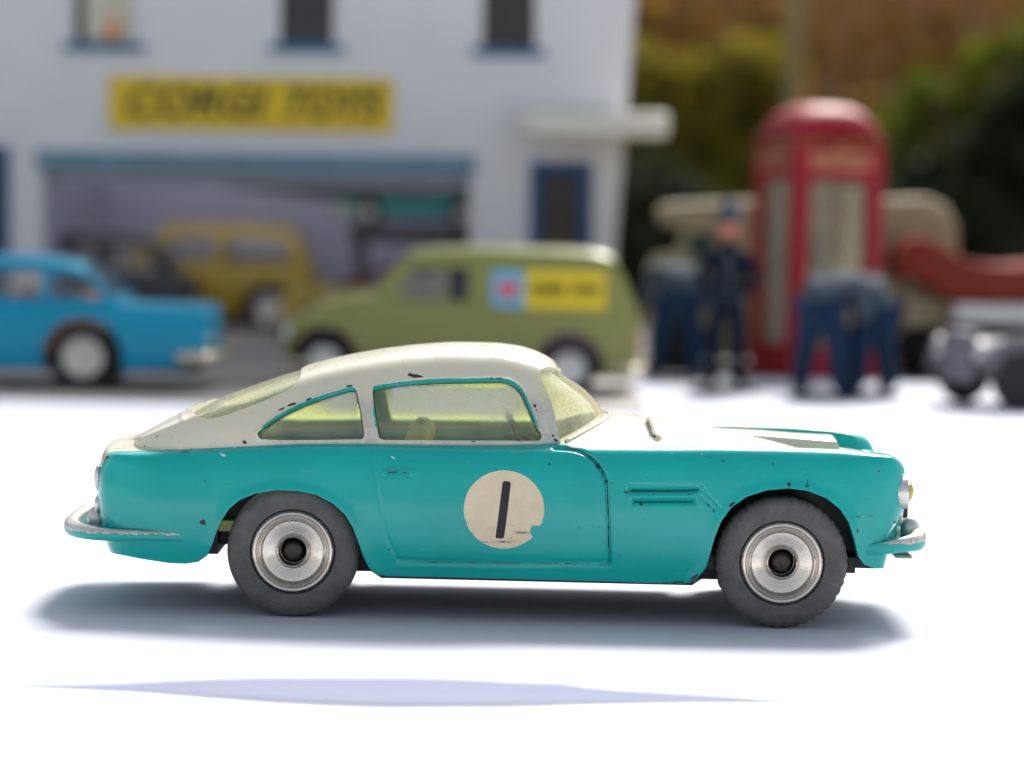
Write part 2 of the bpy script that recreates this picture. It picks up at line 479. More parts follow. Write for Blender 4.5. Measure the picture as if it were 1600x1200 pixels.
def brushed_bumper(name, z_mid, col=TEAL):
    """silver brushed over the upper half of a painted bumper, worn along its lower edge"""
    s = NT(name)
    sep = s.n('ShaderNodeSeparateXYZ'); s.l(s.coord(), sep.inputs[0])
    h = s.math('ADD', s.math('SUBTRACT', sep.outputs[2], z_mid * MM), s.math('MULTIPLY', s.math('SUBTRACT', s.noise(0.9, 6, 0.7), 0.5), 0.0011))
    k = s.math('GREATER_THAN', h, 0.0)
    sil = s.ramp(s.noise(2.2, 6, 0.75), [(0.30, (0.22, 0.17, 0.13, 1)), (0.42, (0.50, 0.46, 0.41, 1)), (0.7, (0.70, 0.69, 0.67, 1))])
    s.set(Base_Color=s.mix(k, col, sil), Metallic=s.math('MULTIPLY', k, 0.6), Roughness=0.36)
    s.bump(s.noise(2.5, 5, 0.6), 0.015, 0.5)
    return s.m

def plastic_window(name, tint, haze=0.12, scr=1.0, milk=(0.75, 0.74, 0.52, 1), band=None):
    """clear tinted plastic: tinted see-through + clear gloss + a little milky haze and fine scratches"""
    s = NT(name); t = s.t; t.nodes.remove(s.b)
    tr = s.n('ShaderNodeBsdfTransparent'); tr.inputs[0].default_value = tint
    gl = s.n('ShaderNodeBsdfGlossy'); gl.inputs['Roughness'].default_value = 0.07; gl.inputs[0].default_value = (1, 1, 1, 1)
    df = s.n('ShaderNodeBsdfDiffuse'); df.inputs[0].default_value = milk
    tl = s.n('ShaderNodeBsdfTranslucent'); tl.inputs[0].default_value = milk
    m0 = s.n('ShaderNodeMixShader'); m0.inputs[0].default_value = 0.5; s.l(df.outputs[0], m0.inputs[1]); s.l(tl.outputs[0], m0.inputs[2])
    hz = s.ramp(s.noise(0.35, 7, 0.7), [(0.35, (haze * 0.5,) * 3), (0.75, (min(1, haze * 2.0),) * 3)])
    sc = s.ramp(s.noise(2.0, 8, 0.8, (0.25, 1, 1.0)), [(0.64, (0, 0, 0, 1)), (0.70, (0.6 * scr,) * 3)])
    if band:      # sky reflection painted as a milky white band, broken by scratch flecks
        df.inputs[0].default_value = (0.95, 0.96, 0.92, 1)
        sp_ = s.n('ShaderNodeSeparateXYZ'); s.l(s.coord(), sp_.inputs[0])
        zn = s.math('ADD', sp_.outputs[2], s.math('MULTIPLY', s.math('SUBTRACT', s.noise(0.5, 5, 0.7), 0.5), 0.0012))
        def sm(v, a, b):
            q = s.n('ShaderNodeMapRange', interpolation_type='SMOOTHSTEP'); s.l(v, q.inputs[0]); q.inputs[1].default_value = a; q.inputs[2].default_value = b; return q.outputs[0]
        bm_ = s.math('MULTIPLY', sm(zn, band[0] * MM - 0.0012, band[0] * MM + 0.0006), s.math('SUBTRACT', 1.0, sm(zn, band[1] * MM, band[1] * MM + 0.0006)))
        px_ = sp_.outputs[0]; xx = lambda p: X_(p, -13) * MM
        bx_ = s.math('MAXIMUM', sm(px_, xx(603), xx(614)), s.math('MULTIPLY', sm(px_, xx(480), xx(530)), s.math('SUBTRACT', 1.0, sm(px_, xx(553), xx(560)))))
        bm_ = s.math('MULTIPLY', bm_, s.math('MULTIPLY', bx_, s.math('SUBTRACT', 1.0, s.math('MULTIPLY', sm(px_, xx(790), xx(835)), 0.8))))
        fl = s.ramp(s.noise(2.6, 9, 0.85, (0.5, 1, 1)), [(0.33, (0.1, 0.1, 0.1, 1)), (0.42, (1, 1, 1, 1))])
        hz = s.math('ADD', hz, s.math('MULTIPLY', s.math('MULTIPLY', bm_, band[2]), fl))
    m1 = s.n('ShaderNodeMixShader'); s.l(s.math('MAXIMUM', hz, sc), m1.inputs[0]); s.l(tr.outputs[0], m1.inputs[1]); s.l(m0.outputs[0], m1.inputs[2])
    fr = s.n('ShaderNodeLayerWeight'); fr.inputs['Blend'].default_value = 0.5
    fk = s.math('ADD', s.math('MULTIPLY', s.math('POWER', fr.outputs['Facing'], 5.0), 0.5), 0.045)
    m2 = s.n('ShaderNodeMixShader'); s.l(fk, m2.inputs[0]); s.l(m1.outputs[0], m2.inputs[1]); s.l(gl.outputs[0], m2.inputs[2])
    b = s.n('ShaderNodeBump'); b.inputs['Distance'].default_value = 0.03 * MM; b.inputs['Strength'].default_value = 0.5
    s.l(s.noise(0.5, 5, 0.6), b.inputs['Height']); s.l(b.outputs[0], gl.inputs['Normal'])
    s.l(m2.outputs[0], s.out.inputs[0])
    return s.m
m_glass = plastic_window('yellowed_window_plastic', (0.955, 0.96, 0.80, 1), 0.17)
m_glass_back = plastic_window('thick_yellowed_plastic', (0.955, 0.955, 0.80, 1), 0.27, 1.0, (0.92, 0.905, 0.70, 1))
m_glass_side = plastic_window('scuffed_plastic_painted_reflection', (0.945, 0.96, 0.73, 1), 0.10, 1.0, band=(23.4, 26.0, 0.6))
m_seat = paint('pale_yellow_plastic', (0.62, 0.58, 0.20, 1), 0.4, 0.08, 0.1, coat=0.1)

# ------------------------------------------------------------------ the teal sports car
CY = -16.5                                  # plane of the near flank, used when measuring
crest = unp_list([(158, 713), (170, 710.5), (230, 706), (300, 702), (400, 697), (500, 693.5), (600, 694), (700, 696), (800, 697.5), (870, 698.5),
                  (950, 699), (1050, 700), (1150, 700), (1250, 702), (1320, 705.5), (1370, 711.5), (1400, 719.5), (1422, 729)], -15.2)
zs_x = pchip(crest[:, 0], crest[:, 1])
zc_x = pchip([X_(p, 0) for p in (150, 175, 205, 300, 860, 940, 1000, 1080, 1182, 1250, 1311, 1355, 1400, 1425)],
             [17.1, 17.9, 18.4, 19.1, 22.4, 22.6, 22.4, 21.5, 20.5, 19.6, 18.9, 18.6, 18.1, 17.4])
a_x = pchip([X_(p, 0) for p in (900, 1000, 1100, 1200, 1300, 1350, 1425)], [0, 0.15, 0.7, 1.3, 1.85, 2.0, 1.2])
ve_x = pchip([-47, -40, -25, 0, 25, 36, 42, 47], [12.6, 13.3, 14.4, 14.8, 14.4, 13.7, 12.9, 12.2])
XSC0, XSC1 = X_(1120, -4), X_(1311, -5)
def deck(x, y):
    v = np.abs(y); ve = ve_x(x); zs = zs_x(x); zc = zc_x(x); zv = zs - a_x(x)
    q = np.clip(v / ve, 0, 1)
    z = zc - (zc - zv) * q ** 2.3 + (zs - zv) * sstep(ve - 1.6, ve - 0.35, v)
    t = np.clip((x - XSC0) / (XSC1 - XSC0), 0, 1)
    wsc = 3.2 + 2.0 * t
    z = z + 1.75 * t ** 1.15 * (1 - sstep(XSC1 - 0.25, XSC1 + 0.35, x)) * (1 - sstep(wsc - 0.35, wsc + 0.35, v)) * (1 - 0.15 * (v / 5) ** 2)
    return z

XR, XF = X_(151, -12), X_(1421, -12)
path = catmull([(XR - 1.0, 0), (XR - 0.85, -4), (XR - 0.5, -8.5), (XR + 0.1, -12), (XR + 1.1, -14.4), (XR + 3.2, -15.7), (XR + 9, -16.4),
                (-24, -17.2), (-8, -17.6), (10, -17.6), (24, -17.2), (34, -16.7), (XF - 5.5, -15.9), (XF - 2.0, -14.9), (XF - 0.5, -13.2),
                (XF + 0.15, -10.5), (XF + 0.7, -5.5), (XF + 0.9, 0)], 540)
NP = len(path)
tan = np.gradient(path, axis=0); tan /= np.linalg.norm(tan, axis=1)[:, None]
nin = np.stack([-tan[:, 1], tan[:, 0]], -1)
_k = np.exp(-(np.arange(-24, 25) / 11.0) ** 2); _k /= _k.sum()
nin = np.stack([np.convolve(np.concatenate([np.full(24, nin[0, c]), nin[:, c], np.full(24, nin[-1, c])]), _k, 'valid') for c in (0, 1)], -1); nin /= np.linalg.norm(nin, axis=1)[:, None]
nin[0] = (1, 0); nin[-1] = (-1, 0)              # inward (left of travel from rear to front along the near side)
DE = 2.9
oe = path + nin * DE; oe[0, 1] = oe[-1, 1] = 0; oe[:, 1] = np.minimum(oe[:, 1], 0)
oe[:, 0] = np.maximum.accumulate(oe[:, 0]) + np.linspace(0, 0.02, NP)
zs = deck(oe[:, 0], oe[:, 1])
fw = sstep(0.35, 0.95, -nin[:, 0]); rw = sstep(0.35, 0.95, nin[:, 0])
ctl = [(2.6, 1.5), (1.7, 4.0), (0.55, 7.0), (0.08, 10.5), (0.0, 13.3), (0.22, -4.2), (0.5, -2.6), (1.1, -1.05), (1.9, -0.14), (DE, 0.0)]
dk = np.array([c[0] for c in ctl])[None] + fw[:, None] * np.array([2.0, 2.2, 2.0, 1.3, 0.2, -.1, -.35, -.75, -1.15, 0])[None] \
    + rw[:, None] * np.array([1.0, .8, .6, 0.3, 0.0, 0.05, 0.15, 0.25, 0.2, 0])[None]
zk = np.stack([np.full(NP, c[1]) if c[1] > 1 else zs + c[1] for c in ctl], 1)
# the shoulder edge tightens towards the fin tips and the lamp hoods
ew = np.maximum(sstep(XF - 9, XF - 1.5, path[:, 0]), 1 - sstep(XR + 1.5, XR + 9, path[:, 0]))[:, None]
dB = np.array([0.12, 0.22, 0.40, 1.0]); zB = np.array([-2.8, -1.3, -0.28, 0.0])
dk[:, 5:9] = dk[:, 5:9] * (1 - ew) + dB * ew; zk[:, 5:9] = zk[:, 5:9] * (1 - ew) + (zs[:, None] + zB) * ew
dk[:, 5:9] += rw[:, None] * np.array([0.1, 0.3, 0.55, 0.5])
NTB = 92
B = bspline_basis(len(ctl), np.linspace(0, 1, NTB))
dd = dk @ B.T; zz = zk @ B.T
band = np.zeros((NP, NTB, 3)); band[..., 0] = path[:, None, 0] + nin[:, None, 0] * dd; band[..., 1] = path[:, None, 1] + nin[:, None, 1] * dd; band[..., 2] = zz
band[..., 1] = np.minimum(band[..., 1], 0); band[0, :, 1] = band[-1, :, 1] = 0
ND = 70
uu = (np.linspace(0, 1, ND + 1)[1:]) ** 1.15
dx = np.repeat(oe[:, :1], ND, 1); dy = oe[:, 1:] * (1 - uu)[None]
dk3 = np.stack([dx, dy, deck(dx, dy)], -1)
G = np.concatenate([band, dk3], 1)
def half_normals(P):
    n = grid_normals(P)
    bad = np.linalg.norm(n, axis=-1) < 0.5; n[bad] = (0, 0, 1)
    for sl in ((slice(None), -1), (0, slice(None)), (-1, slice(None))):
        q = n[sl]; q[..., 1] = np.where(np.abs(P[sl][..., 1]) < 1e-6, 0, q[..., 1]); q /= np.linalg.norm(q, axis=-1)[..., None] + 1e-12; n[sl] = q
    return n
N0 = half_normals(G)
PX = proj(G.reshape(-1, 3)); jj = np.tile(np.arange(G.shape[1]), NP)
side = jj < NTB + 2
low = [(-300, 846), (150, 848), (160, 857), (175, 864), (220, 873), (265, 880), (290, 881), (310, 878), (324, 868), (331, 852), (336, 838), (345, 815),
       (358, 795), (375, 781), (400, 771), (432, 766), (465, 767), (495, 773), (520, 786), (540, 804), (552, 824), (560, 846), (568, 868), (577, 886),
       (590, 896), (606, 900), (700, 902), (840, 906), (960, 909), (1062, 912), (1078, 908), (1092, 899), (1103, 885), (1109, 865), (1116, 840),
       (1126, 815), (1142, 793), (1166, 776), (1198, 766), (1232, 763), (1262, 767), (1290, 778), (1312, 795), (1326, 816), (1334, 842),
       (1340, 868), (1350, 882), (1366, 888), (1386, 888), (1400, 882), (1412, 872), (1440, 868), (1800, 866)]
lowf = low + [(1800, 1500), (-300, 1500)]
f_low = sdf(PX, lowf) / 14.0
disp = np.zeros(len(PX))
# rolled lips round the wheel arches
for arch in (low[9:25], low[30:46]):
    d = dist_line(PX, arch) / 14.0
    disp += np.where(side, 0.28 * np.exp(-(d / 0.75) ** 2), 0)
# panel lines and cast detail of the flank
def groove(poly, w, depth):
    global disp
    d = dist_line(PX, poly) / 14.0
    disp -= np.where(side, depth * np.exp(-(d / w) ** 2), 0)
dl = catmull([(868, 699), (892, 701), (912, 707), (929, 719), (941, 735), (948, 755), (950, 790), (951, 840), (952, 880)], 40)
groove(dl, 0.19, 0.5)
groove(dl - np.array([8, 0]) * np.linspace(0.2, 1, 40)[:, None], 0.13, 0.12)
groove([(952, 880), (800, 879.5), (640, 877), (622, 875)], 0.18, 0.36)
groove([(944, 873), (800, 873), (640, 871)], 0.12, 0.08)
groove(catmull([(580, 702), (585, 740), (594, 790), (606, 840), (622, 875)], 30), 0.17, 0.14)
groove([(984, 766), (1090, 765)], 0.24, 0.45); groove([(990, 784), (1084, 783.5)], 0.2, 0.42)
groove([(984, 757), (1096, 758), (1104, 766)], 0.11, 0.12); groove([(1100, 768), (1116, 782), (1126, 796)], 0.13, 0.12)
groove([(1095, 776), (1112, 792)], 0.13, 0.14)
d = dist_line(PX, [(992, 776), (1080, 775.5)]) / 14.0; disp += np.where(side, 0.33 * np.exp(-(d / 0.38) ** 2), 0)
d = dist_line(PX, [(604, 738), (638, 738)]) / 14.0; disp += np.where(side, 0.35 * np.exp(-(d / 0.28) ** 2), 0)
groove([(602, 744), (640, 744)], 0.12, 0.14)
# shut lines of the bonnet and the boot (measured on the upper surface)
dkm = ~side
def tgroove(poly, w, depth):
    global disp
    d = dist_line(PX, poly) / 14.0
    disp -= np.where(dkm, depth * np.exp(-(d / w) ** 2), 0)
tgroove(catmull([(1000, 630), (1004, 645), (1012, 660), (1017, 675), (1021, 681), (1028, 684)], 20), 0.26, 0.9)
tgroove([(960, 697.5), (1100, 699), (1250, 704), (1340, 709)], 0.10, 0.14)
disp += 0.012 * np.sin(PX[:, 0] * 0.021 + 1.3) * np.sin(PX[:, 1] * 0.034)
G = G + N0 * disp.reshape(NP, -1, 1)
G[:, -1, 1] = 0; G[0, :, 1] = 0; G[-1, :, 1] = 0; G[..., 1] = np.minimum(G[..., 1], 0)
N1 = half_normals(G)
_dk = N1[:, NTB:]; _dk[_dk[..., 2] < 0] *= -1; N1[:, NTB:] = _dk
# where the cream paint starts on the upper surface
gx = G[..., 0].ravel(); gy = -G[..., 1].ravel(); ve = ve_x(gx)
off = -0.15 + 1.75 * sstep(0.1, 0.4, a_x(gx))
wob = 0.05 * np.sin(gx * 2.3) + 0.04 * np.sin(gx * 5.7 + 1)
wb_x = pchip([X_(p, -12) for p in (196, 203, 214, 230, 255, 300, 400, 520, 650, 780, 880)], [3.0, 7.4, 10.6, 12.3, 13.3, 13.9, 14.4, 14.7, 14.8, 14.6, 13.8])
incab = sstep(X_(330, -14), X_(420, -14), gx) * (1 - sstep(X_(872, -14), X_(900, -14), gx))
off = off + incab * (ve - (wb_x(gx) - 0.4))
f_cream = np.where(dkm | (jj > NTB - 30), (ve - off + wob) - gy, -3.0)
f_cream = np.minimum(f_cream, X_(1366, -8) - gx + 0.02 * gy ** 2 * 0.3)
f_cream = np.minimum(f_cream, gx - (XR + 0.15))
XW0, XWC = X_(877, -13.8), X_(946, 0)
xw = lambda y: XWC - (XWC - XW0) * np.clip(np.abs(y) / 13.8, 0, 1.2) ** 2.1
f_hole = np.maximum.reduce([gy - (wb_x(gx) - 0.9), X_(262, 0) - gx, gx - xw(gy) + 1.0])
f_hole = np.where(dkm, f_hole, 3.0)
A = np.concatenate([G.reshape(-1, 3), N1.reshape(-1, 3), np.stack([f_low, f_cream, f_hole, gx - X_(600, 0)], 1)], 1)
T = grid_tris(NP, G.shape[1])
A, T = clip(A, T, 6); A, T = clip(A, T, 8)
neg = A.copy(); neg[:, 7] *= -1
car = empty('sports_car', (0, 0, 0), 'worn teal die-cast sports car with cream roof and number 1 roundel', 'toy car')
bvh_parts = []
def add_shell(name, A_, T_, mats, th=0.8):
    A2, T2 = mirrored(A_, T_)
    V, F, N, mi = shell(A2, T2, th)
    bvh_parts.append((A_[:, :3], T_))
    return make(name, V, F, mats, car, N, mi=mi)
Ab, Tb = clip(neg, T, 7)
body = add_shell('body', Ab, Tb, [m_teal, m_teal])
Ac, Tc = clip(A, T, 7)
Af, Tf = clip(Ac, Tc, 9)
bonnet = add_shell('bonnet', Af, Tf, [m_cream, m_inside]); bonnet['label'] = 'cream bonnet with raised air scoop'
Ac2 = Ac.copy(); Ac2[:, 9] *= -1
Ar, Tr = clip(Ac2, Tc, 9)
boot = add_shell('boot_lid', Ar, Tr, [m_cream, m_inside])

# ---- cabin
zr_p = unp_list([(196, 693), (203, 688.5), (214, 681), (230, 672), (255, 659), (300, 638), (350, 616), (400, 597.5), (440, 584), (470, 575), (520, 561), (600, 546),
                 (660, 539), (715, 536), (770, 537), (805, 541), (835, 549), (856, 559), (867, 567), (873, 576)], 1.5)
zr_x = pchip(zr_p[:, 0], zr_p[:, 1])
NU, NV = 300, 110
Bq = bspline_basis(8, np.linspace(0, 1, NV) ** 0.95)
XG0 = X_(198, -4)
tv = np.linspace(0, 1, NV)
xf_t = pchip([0, 0.20, 0.42, 0.52, 0.62, 0.8, 1.0], [X_(878, -13.6), X_(862, -12.8), X_(843, -11.2), X_(841, -10.2), X_(847, -8.5), X_(864, -4), X_(873.5, 0)])(tv)
us = np.linspace(0, 1, NU) ** 0.9
gxx = XG0 + us[:, None] * (xf_t[None] - XG0)
wbv = wb_x(gxx); zb = zs_x(gxx) + 0.05; Hh = np.maximum(zr_x(gxx) - zb, 0.05); zr = zb + Hh
qy = np.stack([wbv + 0.05, wbv - 0.02 * Hh, wbv - 0.13 * Hh, wbv - 0.27 * Hh, wbv - 0.42 * Hh, 0.60 * wbv - 0.1 * Hh, 0.28 * wbv, 0 * wbv], -1)
qz = np.stack([zb - 0.7, zb + 0.16 * Hh, zb + 0.46 * Hh, zb + 0.72 * Hh, zb + 0.92 * Hh, zr - 0.012 * Hh, zr, zr], -1)
gyv = -(qy * Bq[None]).sum(-1); gzv = (qz * Bq[None]).sum(-1)
GH = np.stack([gxx, gyv, gzv], -1); GH[:, -1, 1] = 0
NH0 = half_normals(GH)
PH = proj(GH.reshape(-1, 3))
dH = np.zeros(len(PH))
for poly, w, dep in ((catmull([(283, 640), (286, 662), (284, 682), (282, 702)], 20), 0.3, -0.16),):
    dH += np.where(PH[:, 0] > 0, -dep * np.exp(-(dist_line(PH, poly) / 14 / w) ** 2), 0)
win_f = catmull([(585, 606), (640, 598.5), (700, 595), (760, 594), (788, 594.5), (803, 600), (815, 612), (828, 640), (842, 672), (847, 683), (842, 689)], 60).tolist() \
    + [(720, 688.5), (600, 687.5), (593, 685.5)] + catmull([(592, 682), (588, 660), (584, 630), (582, 610)], 14).tolist()
win_q = catmull([(402, 678), (412, 668), (440, 649), (485, 627.5), (530, 613), (551, 608), (557, 610)], 40).tolist() \
    + [(562, 632), (567, 660), (569.5, 679), (567, 686.5)] + [(500, 687.5), (440, 688), (407, 686.5)]
win_r = catmull([(308, 600), (300, 634), (304, 647), (318, 653.5), (345, 651), (400, 631), (440, 614), (462, 600), (470, 585), (471, 555)], 60).tolist() + [(470, 480), (308, 480)]
s_f = sdf(PH, win_f) / 14; s_q = sdf(PH, win_q) / 14; s_r = sdf(PH, win_r) / 14
s_side = np.minimum(s_f, s_q)
dH += 0.22 * np.exp(-(s_side / 0.35) ** 2)                       # cast rail round the windows
GH = GH + NH0 * dH.reshape(NU, NV, 1); GH[:, -1, 1] = 0; GH[..., 1] = np.minimum(GH[..., 1], 0)
NH = half_normals(GH)
s_all = np.minimum(s_side, s_r)
AH = np.concatenate([GH.reshape(-1, 3), NH.reshape(-1, 3), np.stack([s_all, s_side, s_r, s_f, s_q], 1)], 1)
TH = grid_tris(NU, NV)
Aro, Tro = clip(AH, TH, 6)
A2, T2 = mirrored(Aro, Tro)
V, F, N, mi = shell(A2, T2, 0.85)
# bare teal shows along the window edges, worn cream on the pillars
cen = A2[T2].mean(1); nt_ = len(T2)
pxc = proj(cen[:, :3] * np.array([1, -1, 1]) * np.where(cen[:, 1:2] > 0, 1, -1) * np.array([1, -1, 1]) if False else np.stack([cen[:, 0], -np.abs(cen[:, 1]), cen[:, 2]], 1))
top_edge = (cen[:, 7] < 0.17) & (pxc[:, 1] < 668)
pil = (cen[:, 7] < 2.2) & (((pxc[:, 0] > 552) & (pxc[:, 0] < 600) & (pxc[:, 1] > 610 + 4 * np.sin(pxc[:, 0] * 0.9))) | ((pxc[:, 0] > 800) & (pxc[:, 1] > 606 + 5 * np.sin(pxc[:, 0] * 0.5))) | ((pxc[:, 1] > 683) & (pxc[:, 0] > 404)))
mi[:nt_][top_edge & ~((pxc[:, 0] > 555) & (pxc[:, 0] < 583))] = 3
fc_ = V[F].mean(1); lip = (mi == 1) & (np.arange(len(F)) >= 2 * nt_) & (fc_[:, 0] > X_(834, -10)); mi[lip] = 0
rw_rim = (mi == 1) & (np.arange(len(F)) >= 2 * nt_) & (fc_[:, 0] < X_(398, -10)); mi[rw_rim] = 0
roof = make('roof', V, F, [m_roof, m_teal, m_pillar, m_teal], car, N, mi=mi)
pv = proj(np.stack([V[:, 0], -np.abs(V[:, 1]), V[:, 2]], 1))
wr_ = np.maximum.reduce([sstep(608, 640, pv[:, 1]) * sstep(548, 560, pv[:, 0]) * (1 - sstep(592, 602, pv[:, 0])), sstep(603, 640, pv[:, 1]) * sstep(795, 830, pv[:, 0]), sstep(681, 686, pv[:, 1]) * sstep(395, 440, pv[:, 0])])
at_ = roof.data.attributes.new('wear', 'FLOAT', 'POINT'); at_.data.foreach_set('value', wr_.astype(np.float32))
roof['label'] = 'cream roof with chipped edges and slim pillars'
bvh_parts.append((Aro[:, :3], Tro))
def pane(name, col, grow, inset, mat, th=0.35, split=None):
    Ag = AH.copy(); Ag[:, col] = grow - Ag[:, col]
    A_, T_ = clip(Ag, TH, col)
    A_ = A_.copy(); A_[:, :3] -= A_[:, 3:6] * inset
    outs = []
    if split == 'both':
        A3, T3 = mirrored(A_, T_); V, F, N, _ = shell(A3, T3, th); return make(name, V, F, mat, car, N)
    for sgn in (1, -1):
        B_ = A_.copy(); Tt = T_
        if sgn < 0: B_[:, 1] *= -1; B_[:, 4] *= -1; Tt = T_[:, ::-1]
        V, F, N, _ = shell(B_, Tt, th, False); outs.append(make(name, V, F, mat, car, N))
    return outs
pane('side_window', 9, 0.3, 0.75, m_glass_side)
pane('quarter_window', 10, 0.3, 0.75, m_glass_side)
pane('rear_window', 8, 0.3, 0.35, m_glass_back, 0.5, 'both')
# windscreen
edge = GH[-1]; k0 = int(0.42 * NV)
topc = edge[k0:] + np.array([-0.15, 0, -0.55]); side_e = edge[2:k0 + 1] + np.array([-0.25, 0.25, -0.2])
na, nb = 40, 34
ta = np.linspace(0, 1, na)
def resample(P, n):
    L = np.concatenate([[0], np.cumsum(np.linalg.norm(np.diff(P, axis=0), axis=1))]); t = np.linspace(0, L[-1], n)
    return np.stack([np.interp(t, L, P[:, j]) for j in range(3)], -1)
Tp = resample(topc, na); Sd = resample(side_e, nb)
by = np.linspace(Sd[0, 1], 0, na); bx = xw(by); bx[0] = Sd[0, 0]
Bs = np.stack([bx, by, deck(bx, by) - 0.35], -1); Bs[0] = Sd[0]
Bs[1:, 2] = np.minimum(Bs[1:, 2], 60); Tp[0] = Sd[-1]
tb = np.linspace(0, 1, nb)
mid_line = (1 - tb)[:, None] * Bs[-1] + tb[:, None] * Tp[-1] + (np.sin(np.pi * tb) * 0.7)[:, None] * np.array([0.75, 0, 0.66])
W = np.zeros((na, nb, 3))
for i in range(na):
    for j in range(nb):
        a, b = ta[i], tb[j]
        lin_b = (1 - b) * Bs[i] + b * Tp[i]; lin_a = (1 - a) * Sd[j] + a * mid_line[j]
        bil = (1 - a) * ((1 - b) * Bs[0] + b * Tp[0]) + a * ((1 - b) * Bs[-1] + b * Tp[-1])
        W[i, j] = lin_b + lin_a - bil
W[-1, :, 1] = 0
nW = grid_normals(W[::-1])[::-1]
nW = -grid_normals(W) if grid_normals(W)[na // 2, nb // 2] @ np.array([1, 0, 0.5]) < 0 else grid_normals(W)
TW = grid_tris(na, nb)
if (-grid_normals(W))[na // 2, nb // 2] @ np.array([1, 0, 0.5]) > 0: TW = TW[:, ::-1]
nW[-1, :, 1] = 0
AW = np.concatenate([W.reshape(-1, 3), nW.reshape(-1, 3)], 1)
A3, T3 = mirrored(AW, TW); V, F, N, _ = shell(A3, T3, 0.5)
make('windscreen', V, F, m_glass_back, car, N)
# raised cowl bead along the foot of the windscreen
cb = []
for yv in np.linspace(-13.6, 13.6, 61):
    x0 = float(xw(yv)) + 0.35
    cb.append((x0, yv, float(deck(np.array(x0), np.array(yv))) + 0.02))
MB().tube(cb, 0.27, 8).build('cowl_trim', m_cream, car, smooth=True)

# ---- surface lookup for decals, chips and small fittings
VV = []; FF = []; b0 = 0
for v, t in bvh_parts:
    VV.append(v); FF.append(t + b0); b0 += len(v)
BV = BVHTree.FromPolygons(np.vstack(VV).tolist(), np.vstack(FF).tolist())
def hit(px, py):
    d = _f + (px - 800) / FPX * _r - (py - 600) / FPX * _u
    p, n, i, dist = BV.ray_cast(Vector(CAM), Vector(d).normalized())
    if p is None: return None
    n = np.array(n); n = n if n @ d < 0 else -n
    return np.array(p), n
def decal_mesh(poly, step, lift):
    Q = np.asarray(poly, float); x0, y0 = Q.min(0) - step; x1, y1 = Q.max(0) + step
    gx_ = np.arange(x0, x1 + step, step); gy_ = np.arange(y0, y1 + step, step)
    P2 = np.stack(np.meshgrid(gx_, gy_, indexing='ij'), -1).reshape(-1, 2)
    A_ = np.concatenate([P2, -sdf(P2, Q)[:, None]], 1)
    A_, T_ = clip(A_, grid_tris(len(gx_), len(gy_)), 2)
    out = np.zeros((len(A_), 3)); ok = np.ones(len(A_), bool); nn = np.zeros((len(A_), 3))
    for i, (a, b, _) in enumerate(A_):
        h = hit(a, b)
        if h is None: ok[i] = False
        else: out[i] = h[0] + h[1] * lift; nn[i] = h[1]
    T_ = T_[ok[T_].all(1)]
    fl = T_[:, ::-1]
    used = np.unique(fl); mp = np.full(len(out), -1); mp[used] = np.arange(len(used))
    return out[used], mp[fl], nn[used]
def decal(name, poly, mat, parent, step=4.0, lift=0.03):
    V, F, N = decal_mesh(poly, step, lift)
    return make(name, V, F, mat, parent, N)
# number roundel: a torn paper sticker
def roundel_mat():
    s = NT('yellowed_sticker')
    n = s.noise(0.4, 6, 0.6)
    base = s.ramp(n, [(0.3, srgb(206, 190, 158)), (0.7, srgb(222, 208, 178))])
    sep = s.n('ShaderNodeSeparateXYZ'); s.l(s.coord(), sep.inputs[0])
    lowz = s.ramp(s.math('SUBTRACT', 1.0, s.math('DIVIDE', sep.outputs[2], 0.02)), [(0.41, (0, 0, 0, 1)), (0.47, (1, 1, 1, 1))])
    sc = s.ramp(s.noise(0.55, 9, 0.8, (0.45, 1, 2.6)), [(0.565, (0, 0, 0, 1)), (0.6, (1, 1, 1, 1))])
    s.set(Base_Color=s.mix(s.math('MULTIPLY', sc, lowz), base, srgb(60, 48, 52)), Roughness=0.5)
    return s.m
cx, cy, rx, ry = 787.5, 796, 63, 61
out = []
for i in range(120):
    a = 2 * math.pi * i / 120
    x, y = cx + rx * math.cos(a), cy + ry * math.sin(a)
    deg = math.degrees(a)
    if 24 <= deg <= 41: continue
    out.append((x + random.uniform(-.25, .25), y + random.uniform(-.25, .25)))
    if 21 <= deg < 24: out += [(843, 823), (838, 820), (831, 822), (828, 829), (829, 835)]
nick = lambda p: (p[0] + (2.2 if abs(p[1] - 815) < 2.0 and p[0] < 740 else 0), p[1])
rnd = decal('roundel', [nick(p) for p in out], roundel_mat(), car, 4.5, 0.035)
rnd['label'] = 'torn cream paper disc with a black number 1'
m_ink = paint('black_ink', srgb(26, 22, 38), 0.45, 0.15, 0.8, coat=0)
decal('number_one', [(785.5, 753), (787, 751.5), (797, 752), (798.3, 754), (795, 783), (791, 815), (787.2, 842), (774, 840.5), (778, 812), (782, 780)], m_ink, rnd, 4.5, 0.06)
